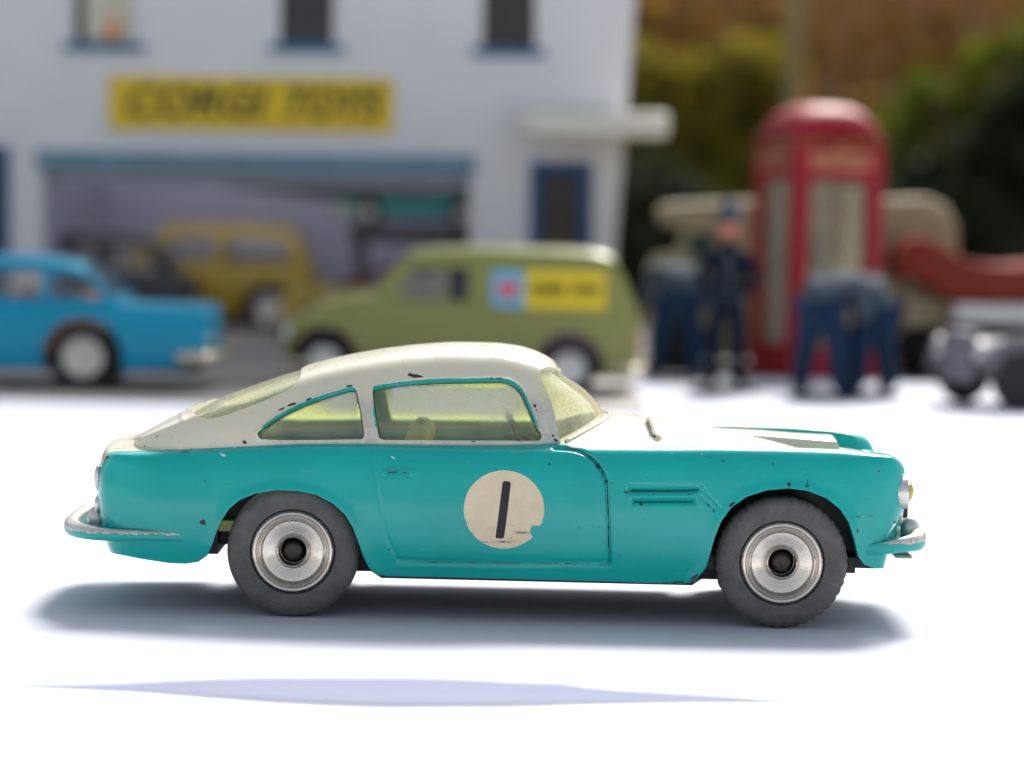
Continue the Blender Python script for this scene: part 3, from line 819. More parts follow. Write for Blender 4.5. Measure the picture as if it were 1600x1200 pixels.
# union flag transfer on the bonnet, rubbed and faded
fq = np.array([(1079, 665), (1128, 657.5), (1164, 684.5), (1110, 684)], float)
def fuv(u, v): return (1 - u) * (1 - v) * fq[0] + u * (1 - v) * fq[1] + u * v * fq[2] + (1 - u) * v * fq[3]
def fbar(u0, v0, u1, v1, w):
    d = np.array([u1 - u0, v1 - v0]); n_ = np.array([-d[1], d[0]]) / np.linalg.norm(d) * w
    return [fuv(*(np.array([u0, v0]) + n_)), fuv(*(np.array([u1, v1]) + n_)), fuv(*(np.array([u1, v1]) - n_)), fuv(*(np.array([u0, v0]) - n_))]
m_flagw = paint('faded_flag_white', (0.82, 0.78, 0.72, 1), 0.4, 0.05, 0.5, coat=0)
m_flagr = paint('faded_flag_red', (0.62, 0.22, 0.22, 1), 0.4, 0.3, 1.0, coat=0, wear=((0.8, 0.74, 0.66, 1), 0.55, 0.9))
m_flagb = paint('faded_flag_blue', (0.42, 0.42, 0.58, 1), 0.4, 0.3, 1.0, coat=0, wear=((0.8, 0.74, 0.66, 1), 0.5, 0.9))
flag = decal('flag_transfer', [fuv(0, 0), fuv(1, 0), fuv(1, 1), fuv(0, 1)], m_flagw, car, 3.0, 0.02)
flag['label'] = 'faded red, white and blue flag transfer on the bonnet'
def multi(name, polys, mat, parent, step, lift):
    vs, fs, ns = [], [], []; b = 0
    for p in polys:
        v, f, n = decal_mesh(p, step, lift)
        if len(v): vs.append(v); fs.append(f + b); ns.append(n); b += len(v)
    return make(name, np.vstack(vs), np.vstack(fs), mat, parent, np.vstack(ns))
multi('flag_blue', [[fuv(.08, .02), fuv(.38, .02), fuv(.38, .28)], [fuv(.62, .02), fuv(.92, .02), fuv(.62, .28)],
                    [fuv(.08, .98), fuv(.38, .98), fuv(.38, .72)], [fuv(.62, .98), fuv(.92, .98), fuv(.62, .72)]], m_flagb, flag, 2.5, 0.03)
multi('flag_red', [fbar(0.0, .5, 1.0, .5, .07), fbar(.5, 0.02, .5, .98, .06), fbar(.03, .05, .42, .42, .025), fbar(.58, .58, .97, .95, .025),
                   fbar(.97, .05, .58, .42, .025), fbar(.42, .58, .03, .95, .025)], m_flagr, flag, 2.5, 0.04)
# paint chips down to dark metal
def blob(x, y, rx_, ry_, n=11, rot=0.0):
    ph = [random.uniform(0.55, 1.25) for _ in range(n)]
    c, s_ = math.cos(rot), math.sin(rot); P_ = []
    for i in range(n):
        a = 2 * math.pi * i / n; u, v = rx_ * ph[i] * math.cos(a), ry_ * ph[i] * math.sin(a)
        P_.append((x + c * u - s_ * v, y + s_ * u + c * v))
    return P_
chips = [(649, 587, 11, 3.2, .1), (641, 585.5, 4, 2.5, 0), (545, 603.5, 7, 2.2, -.1), (482, 624, 6, 1.8, -.3), (456, 632, 8, 2, -.35), (440, 639, 6, 1.5, -.45),
         (768, 590.5, 3, 1.6, 0), (781, 591.5, 5, 2, .1), (790, 594, 4, 1.5, .3), (835, 634, 2.5, 3, 0), (838, 640, 1.6, 2, 0), (604, 654, 3.5, 1.0, .3), (848, 598, 1.5, 1.5, 0),
         (868, 688, 5, 3, .3), (864, 681, 2, 2.5, 0), (167, 715, 4, 2.5, -.6), (382, 690.5, 4.5, 3, 0), (290, 706.5, 9, 1, -.06), (330, 704, 8, .9, -.06),
         (613, 738, 9, 1.2, 0), (632, 738.5, 5, 1, 0), (858, 725, 3.5, 1.4, 0), (934, 729, 5, 3, .8), (942, 739, 4, 2.2, 1.1), (948, 752, 3, 3, 1.2), (957, 755, 4, .9, 0),
         (951, 824, 2, 3, 0), (905, 825, 1.3, 1.3, 0), (923, 811, 1.2, 1.2, 0), (935, 823, 1.4, 1.4, 0), (968, 868, 1.6, 1.6, 0), (608, 859, 1.5, 1.8, 0),
         (978, 769, 5, 1.8, .2), (1002, 788, 3.5, 2.2, 0), (1022, 772, 2, 1.2, 0), (1077, 772, 3, 1.2, 0), (1072, 795, 1.2, 1.2, 0), (1012, 800, 1, 1, 0),
         (1129, 719, 2.2, 1.8, 0), (1208, 725, 1.9, 1.8, 0), (1233, 757, 3.4, 4.6, 0), (1262, 754, 1.0, 7, 0), (1262, 760, 4, 2, 0), (1144, 788, 7, 2.6, -.6),
         (1115, 798, 2.2, 2.2, 0), (1107, 790, 1.5, 4, -.5), (1373, 736, 1.9, 1.8, 0), (1377, 727, 1.0, 2.0, 0), (1340, 807, 7, .9, .05), (1362, 806, 7, .8, -.05), (1340, 830, 1.2, 6, .2),
         (1398, 816, 2.2, 2.6, .4), (1408, 820, 1.5, 6, .2), (1063, 909, 12, 1.8, -.1), (1085, 902, 8, 2.4, -.6), (1040, 911, 9, 1.4, 0), (1110, 715, 1.4, 1.0, 0), (1046, 736, 1.5, .9, 0),
         (1420, 731, 2.2, 3, 0), (1424, 742, 1.5, 3, 0), (1424, 752, 1.4, 3, 0), (1162, 760, 1, 1, 0), (320, 752, 5, .7, -.7), (306, 760, 2, .6, 0), (245, 682, 1.6, 1.6, 0),
         (328, 695, 1.4, 1.2, 0), (300, 700.5, 1.6, .9, 0), (226, 697, 1.5, 1.2, 0), (318, 816, 6, 5, .4), (700, 688.5, 2, 1, 0), (740, 690, 3, 1, 0), (812, 689, 2.5, 1, 0), (540, 690, 3, .8, 0)]
pc_ = multi('paint_chips', [blob(a, b, max(c, 1.0), max(d, 0.8), 11, r) for a, b, c, d, r in chips]
      + [blob(random.uniform(240, 1390), random.uniform(715, 890), random.uniform(.5, 1.0), random.uniform(.5, .9), 7) for _ in range(70)], m_chip, car, 1.3, 0.02); pc_['kind'] = 'stuff'
# dark gaps of the castings: bonnet shut line and door edge
def ribbon(line, w):
    L = np.asarray(line, float); t = np.gradient(L, axis=0); t /= np.linalg.norm(t, axis=1)[:, None]; n = np.stack([-t[:, 1], t[:, 0]], 1)
    w = np.asarray(w, float)[:, None] * (1 + 0.25 * rng.normal(size=(len(L), 1)).clip(-1.5, 1.5))
    return (L + n * w).tolist() + (L - n * w)[::-1].tolist()
bl_ = catmull([(1003.5, 643), (1008, 652), (1013, 664), (1016, 674), (1019, 680), (1025, 683)], 26)
decal('bonnet_gap', ribbon(bl_, np.interp(np.linspace(0, 1, 26), [0, .3, .75, .9, 1], [1.2, 2.2, 3.6, 3.0, .8])), m_chip, car, 1.6, 0.05)
dg = multi('door_gap', [ribbon(dl[2:16], np.full(14, 0.95)), ribbon(dl[16:38], np.full(22, 0.75)), ribbon(catmull([(640, 878), (800, 880), (950, 881)], 40), np.full(40, 0.6))], m_chip, car, 1.3, 0.03)
vg = multi('vent_groove_shade', [ribbon(catmull([(986, 766.5), (1040, 766.5), (1091, 765.5)], 30), np.full(30, 1.6)), ribbon(catmull([(990, 784.5), (1040, 784), (1083, 784)], 30), np.full(30, 1.4))],
           paint('teal_shadow_dirt', (0.003, 0.07, 0.075, 1), 0.5, 0.4, 1.5, coat=0), car, 1.3, 0.03)  # groove shade and dirt painted as dark teal strips
m_pale = paint('pale_scuff', (0.42, 0.62, 0.60, 1), 0.5, 0.2, 1.5, coat=0)
sc_ = multi('scuffs', [blob(a, b, c, d, 9, r) for a, b, c, d, r in [(349, 712, 5, 2.2, .3), (345, 709, 2, 1.5, 0), (614, 715, 4, 2, .4), (1050, 708.5, 5, .8, -.4), (1096, 709.5, 5, 1, 0),
      (300, 704, 30, .5, -.05), (372, 699.5, 14, .6, -.1), (616, 743, 10, .8, 0)]], m_pale, car, 1.5, 0.025); sc_['kind'] = 'stuff'

# ---- bumpers and lights
def bumper(name, pts, zc_, hgt, mat, taper):
    P_ = catmull(pts, 120); n = 120
    t = np.linspace(0, 1, n); e = np.minimum(t, 1 - t)
    k = 0.18 + 0.82 * sstep(0, taper, e)
    V = []; ns = 12
    tg_ = np.gradient(P_, axis=0); tg_ /= np.linalg.norm(tg_, axis=1)[:, None]
    for i in range(n):
        o_ = np.array([-tg_[i, 1], tg_[i, 0], 0.0]); o_ /= np.linalg.norm(o_) + 1e-9
        for q in range(ns):
            a = 2 * math.pi * q / ns
            ca, sa = math.cos(a), math.sin(a)
            V.append(P_[i] + o_ * 1.0 * k[i] * abs(ca) ** 0.8 * np.sign(ca) + np.array([0, 0, 1]) * hgt * (0.45 + 0.55 * k[i]) * abs(sa) ** 0.8 * np.sign(sa))
    F = [(i * ns + q, i * ns + (q + 1) % ns, (i + 1) * ns + (q + 1) % ns, (i + 1) * ns + q) for i in range(n - 1) for q in range(ns)]
    F += [tuple(range(ns)), tuple((n - 1) * ns + q for q in range(ns))[::-1]]
    mb = MB().add(V, F)
    return mb.build(name, mat, car, smooth=True)
zb_r = unp(200, 836, -16)[1]; zb_f = unp(1410, 853, -15)[1]
xr0, xr1 = X_(300, -16.6), X_(112, -8)
half = [(xr0, -15.9, zb_r - 0.1), (xr0 - 5, -16.2, zb_r), (XR + 2.2, -16.0, zb_r), (XR - 0.5, -15.0, zb_r + .1), (xr1 + 0.9, -11.5, zb_r + .15), (xr1 + 0.1, -6, zb_r + .15), (xr1, 0, zb_r + .15)]
full = half + [(x, -y, z) for x, y, z in half[-2::-1]]
bumper('rear_bumper', full, zb_r, 0.88, brushed_bumper('rear_bumper_paint', zb_r + 0.2), 0.3)
xf0, xf1 = X_(1348, -16), X_(1437, -7)
half = [(xf0, -15.2, zb_f - 0.5), (xf0 + 3, -15.6, zb_f - 0.2), (XF - 1.0, -15.0, zb_f + .1), (XF + 0.9, -13.0, zb_f + .25), (xf1 - .25, -8, zb_f + .3), (xf1, 0, zb_f + .3)]
full = half + [(x, -y, z) for x, y, z in half[-2::-1]]
bumper('front_bumper', full[::-1], zb_f, 1.15, brushed_bumper('front_bumper_paint', zb_f + 0.3), 0.26)
MB().box(xr1 + 0.6, XR + 3, -13, 13, zb_r - 0.5, zb_r + 0.5).build('bumper_gap_filler', m_teal, car)  # filler plates added, rear and front, to close the light gap behind the bumpers
MB().box(XF - 3, xf1 - 0.4, -12, 12, zb_f - 0.5, zb_f + 0.5).build('bumper_gap_filler', m_teal, car)
for sgn in (-1, 1):
    xo, zo = unp(147, 812, -9.5)
    MB().ellipsoid((xo + 0.35, sgn * 9.5, zo + 0.1), (1.15, 0.95, 1.6)).build('overrider', m_silver, car, smooth=True)
    xo, zo = unp(1422, 828, -9)
    MB().ellipsoid((xo, sgn * 9.0, zo), (1.15, 1.0, 1.55)).build('overrider', m_silver, car, smooth=True)
    # headlamp: silver bezel with a faceted yellow jewel
    xh, zh = unp(1411, 768, -12.3)
    hb = MB().lathe([(0.0, 0.42), (1.5, 0.42), (1.6, 0.5), (1.95, 0.4), (2.0, 0.1), (1.95, -1.4), (0, -1.5)], 32, 'x', (xh, sgn * 12.3, zh)).build('headlamp', m_silver, car, angle=40)
    jm = MB().lathe([(1.32, 0.40), (1.3, 0.65), (0.95, 0.95), (0.55, 1.12), (0.0, 1.15)], 8, 'x', (xh, sgn * 12.3, zh))
    jm.build('lamp_jewel', None or bpy.data.materials.get('yellow_jewel') or (lambda s: (s.set(Base_Color=(0.75, 0.55, 0.03, 1), Roughness=0.05, Transmission_Weight=0.5, IOR=1.6), s.m)[1])(NT('yellow_jewel')), hb)
    # tail lamps: two silvered lumps one above the other
    for (a, b, rz_) in ((153, 746, 1.5), (153.5, 787, 1.15)):
        xo, zo = unp(a, b, -11)
        MB().ellipsoid((xo + 0.1, sgn * 11.2, zo), (0.5, 0.9, rz_)).build('tail_lamp', m_silver, car, smooth=True)
gr = MB().ellipsoid((XF + 0.1, 0, 12.9), (0.7, 7.2, 2.4), 32, 12).build('grille', m_silver, car, smooth=True)
gb = MB()
for i in range(9): gb.box(XF + 0.4, XF + 0.9, -6 + i * 1.5 - .16, -6 + i * 1.5 + .16, 11.8, 14.0)
gb.build('grille_bars', m_black, gr)
xv, zv_ = unp(1416, 873, -9)
MB().box(xv - 1.0, xv + 0.9, -7.5, 7.5, zv_ - .18, zv_ + .18, 0.08).build('number_plate_lip', m_inside, car)

# ---- base plate, axles, seats
WX_R, WX_F = unp(458, 865, -15.5)[0], unp(1221, 884, -15.5)[0]
WR = 7.52
def outline(x0, x1, w, wells=True):
    P_ = [(x0, -10.0), (WX_R + 8.6, -10.0), (WX_R + 10.0, -w), (WX_F - 10.0, -w), (WX_F - 8.6, -10.0), (x1, -10.0)]
    return P_ + [(x, -y) for x, y in P_[::-1]]
zp = unp(830, 907, -15.5)[1]
MB().prism(outline(WX_R - 5.5, WX_F + 6.0, 15.3), zp - 0.15, zp + 1.0, 'z').build('baseplate', m_black, car)
for c_ in (WX_R, WX_F):
    MB().box(c_ - 8.9, c_ + 8.9, -10.2, 10.2, 7.4, 16.2).build('wheel_well_block', m_black, car)  # solid dark block added to stop light showing through the arches
MB().box(XR + 3.5, WX_R - 8.8, -13, 13, 6.6, 15.5).build('boot_floor', m_black, car)
MB().box(WX_F + 8.8, XF - 3.2, -12, 12, 6.6, 14.5).build('radiator_block', m_black, car)
MB().prism([(WX_F - 10, -13.5), (WX_F + 8.6, -13.5), (WX_F + 8.6, 13.5), (WX_F - 10, 13.5)], 6.2, 8.0, 'z').build('front_crossmember', m_black, car)
MB().prism([(WX_R - 7.2, -11.5), (WX_R + 8.9, -11.5), (WX_R + 8.9, 11.5), (WX_R - 7.2, 11.5)], 6.0, 7.6, 'z').build('rear_crossmember', m_black, car)
tub = MB().box(WX_R - 9, WX_F - 10.5, -12.5, 12.5, 9.2, 10.4).box(WX_F - 15, WX_F - 13.6, -12, 12, 10.4, 18.3).box(WX_R - 8.4, WX_R + 9, -12.6, 12.6, 14.6, 15.6, 0.3)
tub.build('interior_tub', m_seat, car)
for sgn in (-1, 1):
    xs_, zs_ = unp(655, 676, -6)
    st = MB().box(xs_ - 2.0, xs_ + 6.5, sgn * 6.2 - 4, sgn * 6.2 + 4, 10.3, 13.2, 0.8)
    bk = MB().box(xs_ - 2.1, xs_ + 0.6, sgn * 6.2 - 3.9, sgn * 6.2 + 3.9, 12.4, zs_ - 0.8, 0.9).ellipsoid((xs_, sgn * 6.2, zs_ - 1.0), (1.55, 3.4, 1.9))
    so = st.build('seat', m_seat, car, angle=50); bk.build('seat_back', m_seat, so, smooth=True)
ang = np.linspace(0, 2 * math.pi, 33)
xsw, zsw = unp(806, 668, 5)
wheel_pts = [(xsw - 1.2 * math.sin(a), 6.2 + 3.0 * math.cos(a), zsw - 0.6 + 2.6 * math.sin(a)) for a in ang]
sw = MB().tube(wheel_pts, 0.32, 6, False).tube([(xsw, 6.2, zsw - .6), (xsw + 5, 6.2, zsw - 3.5)], 0.35, 6)
sw.build('steering_wheel', m_black, car, smooth=True)

# ---- wheels
def tyre_mesh(r, width, tread):
    n = 132; prof = [(4.70, 0.55), (4.85, 0.12), (5.3, -0.02), (6.1, 0.0), (6.62, 0.22), (6.93, 0.60), (7.08, 1.05), (7.12, 1.7), (7.12, width - 1.6), (7.02, width - .8), (6.6, width - .1), (4.6, width)]
    V = []
    for i in range(n):
        a = 2 * math.pi * i / n
        for q, (rr, h) in enumerate(prof):
            k = rr
            if tread and q in (5, 6, 7, 8, 9) and i % 3 == 0: k -= 0.11
            if tread and q == 4 and i % 3 == 0: k -= 0.10
            kk_ = k if k < 4.9 else 4.9 + (k - 4.9) * (r - 4.9) / 2.22
            V.append((kk_ * math.cos(a), h, kk_ * math.sin(a)))
    K = len(prof)
    F = [(i * K + q, i * K + q + 1, ((i + 1) % n) * K + q + 1, ((i + 1) % n) * K + q) for i in range(n) for q in range(K - 1)]
    mb = MB(); mb.add(V, F); return mb
rim_prof = [(4.74, 1.2), (4.72, 0.45), (4.62, 0.1), (4.42, -0.06), (4.2, 0.0), (4.12, 0.34), (3.98, 0.42), (3.84, 0.36), (3.74, 0.0), (3.6, -0.08), (3.5, 0.06), (3.4, 0.46),
            (3.0, 0.52), (2.4, 0.72), (2.02, 0.8), (1.9, 0.6), (1.84, 0.18), (1.72, 0.06), (1.6, 0.14), (1.56, 0.6), (1.52, 1.9), (0.0, 2.0)]
def wheel(x, y, z, sgn, tread):
    o = MB().lathe([(0, 2.4), (1.0, 2.4), (1.0, 4.5), (0, 4.5)], 16, 'y').build('wheel', m_steel, car, angle=40, loc=(x, y, z))
    if sgn > 0: o.rotation_euler = (0, 0, math.pi)
    if tread:
        key = ('t',)
    t = tyre_mesh(7.52, 5.0, tread).build('tyre', m_tyre, o, angle=35)
    r = MB().lathe(rim_prof, 96, 'y').build('rim', m_rim, o, angle=38)
    MB().lathe([(1.5, 1.85), (1.25, 1.2), (1.12, 0.85), (0.8, 0.62), (0.35, 0.66), (0.0, 0.6)], 24, 'y').build('hub', m_steel, o, smooth=True)
    t.rotation_euler = (0, random.uniform(0, 6), 0); r.rotation_euler = (0, random.uniform(0, 6), 0)
    return o
for x, tr in ((WX_R, False), (WX_F, True)):
    wheel(x, -16.4, WR, -1, tr); wheel(x, 16.4, WR, 1, tr)
    MB().tube([(x, -13, WR), (x, 13, WR)], 0.8, 12).build('axle', m_steel, car, smooth=True)
# ------------------------------------------------------------------ table, paper sheet, garden
def paper_mat(name, col, transl):
    s = NT(name)
    s.set(Base_Color=s.ramp(s.noise(0.02, 4), [(0.3, tuple(c * 0.985 for c in col)), (0.7, col)]), Roughness=0.8)
    s.b.inputs['Specular IOR Level'].default_value = 0.2
    s.bump(s.noise(0.15, 5, 0.6), 0.05, 0.35)
    tl = s.n('ShaderNodeBsdfTranslucent'); tl.inputs[0].default_value = (0.84, 0.87, 1.0, 1)
    mx = s.n('ShaderNodeMixShader'); mx.inputs[0].default_value = transl
    s.l(s.b.outputs[0], mx.inputs[1]); s.l(tl.outputs[0], mx.inputs[2]); s.l(mx.outputs[0], s.out.inputs[0])
    return s.m
m_paper = paper_mat('white_paper', (0.88, 0.88, 0.87), 0.5)
m_board = paper_mat('white_board', (0.86, 0.86, 0.86), 0.0)
m_wood = paint('table_leg_wood', (0.25, 0.16, 0.09, 1), 0.5, 0.2, 0.02, coat=0)
m_top = paint('dark_table_wood', (0.035, 0.028, 0.022, 1), 0.55, 0.25, 0.02, coat=0, spec=0.2)
tt = MB().box(-620, 700, -560, 720, -22, -1.2).build('table_top', m_top); tag(tt, kind='structure')
ub = MB().box(-590, 640, -540, 425, -1.19, -0.155).build('backing_board', m_board)
tag(ub, 'white board under the paper sheet, bare along the bottom of the picture', 'board')
rb = MB().box(-590, 690, 426, 700, -1.19, -0.02).build('backing_card', m_top)
tag(rb, 'dark card under the building and lorry at the back', 'card')
for x, y in ((-580, -520), (660, -520), (-580, 680), (660, 680)):
    MB().box(x - 25, x + 25, y - 25, y + 25, -740, -22, 2).build('table_leg', m_wood, tt)
# the sheet of paper: its front edge has lifted off the table in a shallow bow
te = pchip([-200, 0, 140, 300, 420, 600, 740, 800, 870, 920, 1100, 1285, 1420], [1067, 1070, 1068, 1061, 1058, 1058, 1061, 1064.5, 1066, 1073, 1085, 1097, 1100])
be_ = pchip([-200, 0, 200, 350, 500, 640, 800, 950, 1100, 1285, 1420], [1067.2, 1071.5, 1079, 1090, 1100, 1104, 1103, 1098.5, 1096, 1097.2, 1100.2])
ex, ey, eh = [], [], []
for px in np.linspace(-150, 1400, 120):
    T_, B_ = float(te(px)), float(be_(px)); e = max(B_ - T_, 0) / 18.8
    gx_, gy_ = ground(px, T_ + 16.3 * e); ex.append(gx_); ey.append(gy_); eh.append(e)
ex = np.array([-560] + ex + [560]); ey = np.array([ey[0] + 4] + ey + [ey[-1] - 14]); eh = np.array([0] + eh + [0])
xs = np.concatenate([[-560, -300, -150], np.linspace(ex[1], ex[-2], 170), [150, 300, 560]])
yy = np.concatenate([np.linspace(0, 1, 26) ** 1.3 * 36, np.linspace(40, 486, 30)])
S = np.zeros((len(xs), len(yy), 3))
for i, x in enumerate(xs):
    y0 = np.interp(x, ex, ey); e = np.interp(x, ex, eh)
    S[i, :, 0] = x; S[i, :, 1] = y0 + yy * (700 - y0) / 700.0 if False else y0 + yy * 1.0
    S[i, :, 2] = e * (1 - sstep(0, 34, yy))
aS = np.concatenate([S.reshape(-1, 3), grid_normals(S).reshape(-1, 3)], 1)
V, F, N, mi = shell(aS, grid_tris(len(xs), len(yy)), 0.14, False)
sheet = make('paper_sheet', V, F, m_paper, None, N)
tag(sheet, 'large white paper sheet under the toys, front edge bowed up', 'paper')

# grey card forecourt under the shop and the parked toys
fy = ground(150, 626)[1]; fx = ground(985, 600)[0]
fc = MB().box(-600, fx, fy, 690, 0.02, 0.6).build('forecourt', paint('grey_brown_card', (0.30, 0.28, 0.26, 1), 0.7, 0.06, 0.02, coat=0)); tag(fc, kind='structure')
# garden
s = NT('lawn_grass'); s.set(Base_Color=s.ramp(s.noise(0.004, 6), [(0.35, (0.03, 0.05, 0.01)), (0.7, (0.07, 0.09, 0.02))]), Roughness=0.9)
lawn = MB().box(-60000, 60000, -60000, 60000, -760, -740).build('lawn', s.m); tag(lawn, kind='structure')
s = NT('garden_brick')
bt = s.n('ShaderNodeTexBrick'); bt.inputs['Scale'].default_value = 1.0; bt.inputs['Row Height'].default_value = 0.17; bt.inputs['Mortar Size'].default_value = 0.012
mp = s.n('ShaderNodeMapping'); mp.inputs['Rotation'].default_value = (math.pi / 2, 0, 0); mp.inputs['Scale'].default_value = (2.2, 2.2, 2.2); s.l(s.coord(), mp.inputs[0]); s.l(mp.outputs[0], bt.inputs['Vector'])
bt.inputs['Color1'].default_value = (0.50, 0.20, 0.085, 1); bt.inputs['Color2'].default_value = (0.42, 0.19, 0.075, 1); bt.inputs['Mortar'].default_value = (0.36, 0.19, 0.09, 1)
s.set(Base_Color=bt.outputs[0], Roughness=0.9)
gw = MB().box(-4000, 5000, 3600, 3820, -740, 900).build('garden_wall', s.m)
tag(gw, 'blurred reddish brown brick garden wall far behind the toys', 'wall')

def leaf_mat(name, c, k=0.4):
    s = NT(name)
    base = s.ramp(s.noise(0.006, 4, 0.6), [(0.3, tuple(x * 0.55 for x in c)), (0.7, tuple(x * 1.35 for x in c))])
    s.set(Base_Color=base, Roughness=0.85)
    tl = s.n('ShaderNodeBsdfTranslucent'); s.l(base, tl.inputs[0])
    mx = s.n('ShaderNodeMixShader'); mx.inputs[0].default_value = k
    s.l(s.b.outputs[0], mx.inputs[1]); s.l(tl.outputs[0], mx.inputs[2]); s.l(mx.outputs[0], s.out.inputs[0])
    return s.m
def shrub(name, label, clumps, n, leaf, mat, base, cat='shrub'):
    """clumps: (x, y, z, rx, ry, rz) in mm; leaves fill the clumps"""
    root = empty(name, base, label, cat, 'garden plants behind the table')
    zl = min(c[2] for c in clumps); cxm = sum(c[0] for c in clumps) / len(clumps); wid = max(c[0] + c[3] for c in clumps) - min(c[0] - c[3] for c in clumps)
    for h in (0.25, 0.55, 0.85):
        clumps = clumps + [(cxm + rng.uniform(-.2, .2) * wid, clumps[0][1] + rng.uniform(-40, 40), base[2] + (zl - base[2]) * h, wid * .42, wid * .3, (zl - base[2]) * .24)]
    n = int(n * 2.2)
    b = np.array(base); vol = np.array([c[3] * c[4] * c[5] for c in clumps]); vol = vol / vol.sum()
    V, F = [], []
    for c, k in zip(clumps, vol):
        for _ in range(int(n * k)):
            d = rng.normal(size=3); d /= np.linalg.norm(d); r = rng.uniform(0.3, 1.08) ** 0.55
            p = np.array(c[:3]) + d * r * np.array(c[3:]) - b
            a = rng.normal(size=3); a /= np.linalg.norm(a); q = np.cross(a, rng.normal(size=3)); q /= np.linalg.norm(q)
            L = leaf * rng.uniform(0.6, 1.3); w = L * 0.32; nrm = np.cross(a, q) * L * 0.12
            i = len(V)
            V += [p - a * L / 2, p + q * w - nrm * 0, p + nrm, p - q * w, p + a * L / 2]
            F += [(i, i + 1, i + 2), (i, i + 2, i + 3), (i + 1, i + 4, i + 2), (i + 2, i + 4, i + 3)]
    make('foliage', V, F, mat, root, smooth=False)
    st = MB()
    for c in clumps:
        e = np.array(c[:3]) - b
        st.tube([(0, 0, 0), (e[0] * .3, e[1] * .3, e[2] * .5), tuple(e)], [18, 11, 4], 7)
    st.build('stem', m_wood, root, smooth=True)
    return root
YS = 2300
def sp(px, py, y=YS): x, z = unp(px, py, y); return x, y, z
SC = lambda px, y=YS: px * (y - CAM[1]) / FPX
def cl(px, py, rx, rz, y=YS): 
    a = sp(px, py, y); return (*a, SC(rx, y), SC(rx, y) * 0.8, SC(rz, y))
m_olive = leaf_mat('olive_leaves', (0.26, 0.21, 0.02))
m_lime = leaf_mat('yellow_green_leaves', (0.13, 0.155, 0.010))
m_dark = leaf_mat('dark_leaves', (0.028, 0.036, 0.012), 0.3)
m_brown = leaf_mat('bronze_leaves', (0.25, 0.135, 0.03))
shrub('olive_shrub', 'blurred olive green shrub between the white building and phone box', [cl(1030, 190, 110, 90), cl(1120, 250, 90, 100), cl(1170, 120, 80, 60), cl(1000, 130, 60, 70)], 2600, 34, m_olive, (SC(1080 - 800), YS, -740))
shrub('bronze_shrub', 'blurred bronze brown shrub high behind the wall corner', [cl(1060, 30, 120, 60, 2700), cl(1190, 20, 80, 60, 2700), cl(950, 40, 80, 60, 2700), cl(1340, 210, 60, 70, 2700)], 2200, 36, m_brown, (SC(1100 - 800, 2700), 2700, -740))
shrub('lime_shrub', 'blurred bright yellow green shrub slanting up to the right', [cl(1400, 190, 60, 40, 2100), cl(1470, 150, 70, 45, 2100), cl(1550, 105, 70, 45, 2100), cl(1640, 70, 80, 50, 2100), cl(1350, 250, 40, 40, 2100)], 1700, 30, m_lime, (SC(1500 - 800, 2100), 2100, -740))
shrub('dark_shrub', 'near black evergreen shrub low on the right behind the lorry', [cl(1520, 300, 120, 90, 1900), cl(1640, 220, 110, 110, 1900), cl(1450, 380, 110, 90, 1900), cl(1330, 350, 80, 90, 1900), cl(1600, 420, 130, 90, 1900)], 5200, 34, m_dark, (SC(1500 - 800, 1900), 1900, -740))
shrub('shadowed_shrub', 'near black shrub beside the lower corner of the white building', [cl(1000, 340, 70, 110, 1800), cl(1080, 400, 100, 90, 1800), cl(960, 400, 80, 90, 1800), cl(1200, 390, 100, 80, 1800)], 4200, 32, m_dark, (SC(1040 - 800, 1800), 1800, -740))
shrub('rust_shrub', 'blurred rust brown leafy shrub at the top right before the wall', [cl(1330, 40, 70, 60, 3000), cl(1430, 90, 80, 50, 3000), cl(1520, 20, 80, 60, 3000), cl(1610, 50, 70, 60, 3000), cl(1290, 130, 50, 50, 3000)], 700, 40, m_brown, (SC(1440 - 800, 3000), 3000, -740))
xc, zc0 = unp(1241, 75, 1250)
cane = empty('bamboo_cane', (xc, 1250, -740), 'pale bamboo cane standing upright above the phone box', 'cane')
m_cane = paint('bamboo', (0.30, 0.22, 0.10, 1), 0.5, 0.15, 0.03, coat=0)
prof = []
for i in range(9):
    h = i * 150
    prof += [(4.6, h), (4.6, h + 140), (5.2, h + 145)]
MB().lathe(prof + [(0, 1352)], 14).build('stalk', m_cane, cane, smooth=True)
MB().lathe([(0, 0), (30, 0), (34, 25), (7, 40)], 14).build('soil_mound', m_wood, cane, smooth=True)
# ------------------------------------------------------------------ toy building
YB = 507.0
XB0 = unp(480, 500, YB)[0]; TILT = math.radians(0.65)
def bl(px, py):
    X, Z = unp(px, py, YB); X -= XB0
    return X * math.cos(TILT) + Z * math.sin(TILT), -X * math.sin(TILT) + Z * math.cos(TILT)
def brect(x0, x1, y0, y1):
    a = bl(x0, (y0 + y1) / 2)[0]; b = bl(x1, (y0 + y1) / 2)[0]; c = bl((x0 + x1) / 2, y1)[1]; d = bl((x0 + x1) / 2, y0)[1]
    return a, b, c, d
bld = empty('toy_building', (XB0, YB, 0), 'white toy shop building with yellow sign board and blue trim', 'building')
bld.rotation_euler = (0, -TILT, 0)
m_wall = paint('lithographed_white', (0.72, 0.72, 0.74, 1), 0.6, 0.04, 0.05, coat=0)
m_blue = paint('blue_trim', (0.045, 0.15, 0.30, 1), 0.5, 0.1, 0.1, coat=0)
m_paleblue = paint('pale_blue_fascia', (0.16, 0.27, 0.38, 1), 0.5, 0.1, 0.1, coat=0)
m_deepblue = paint('deep_blue_frame', (0.015, 0.075, 0.20, 1), 0.5, 0.1, 0.1, coat=0)
m_lav = paint('lavender_interior', (0.38, 0.39, 0.52, 1), 0.7, 0.05, 0.02, coat=0)
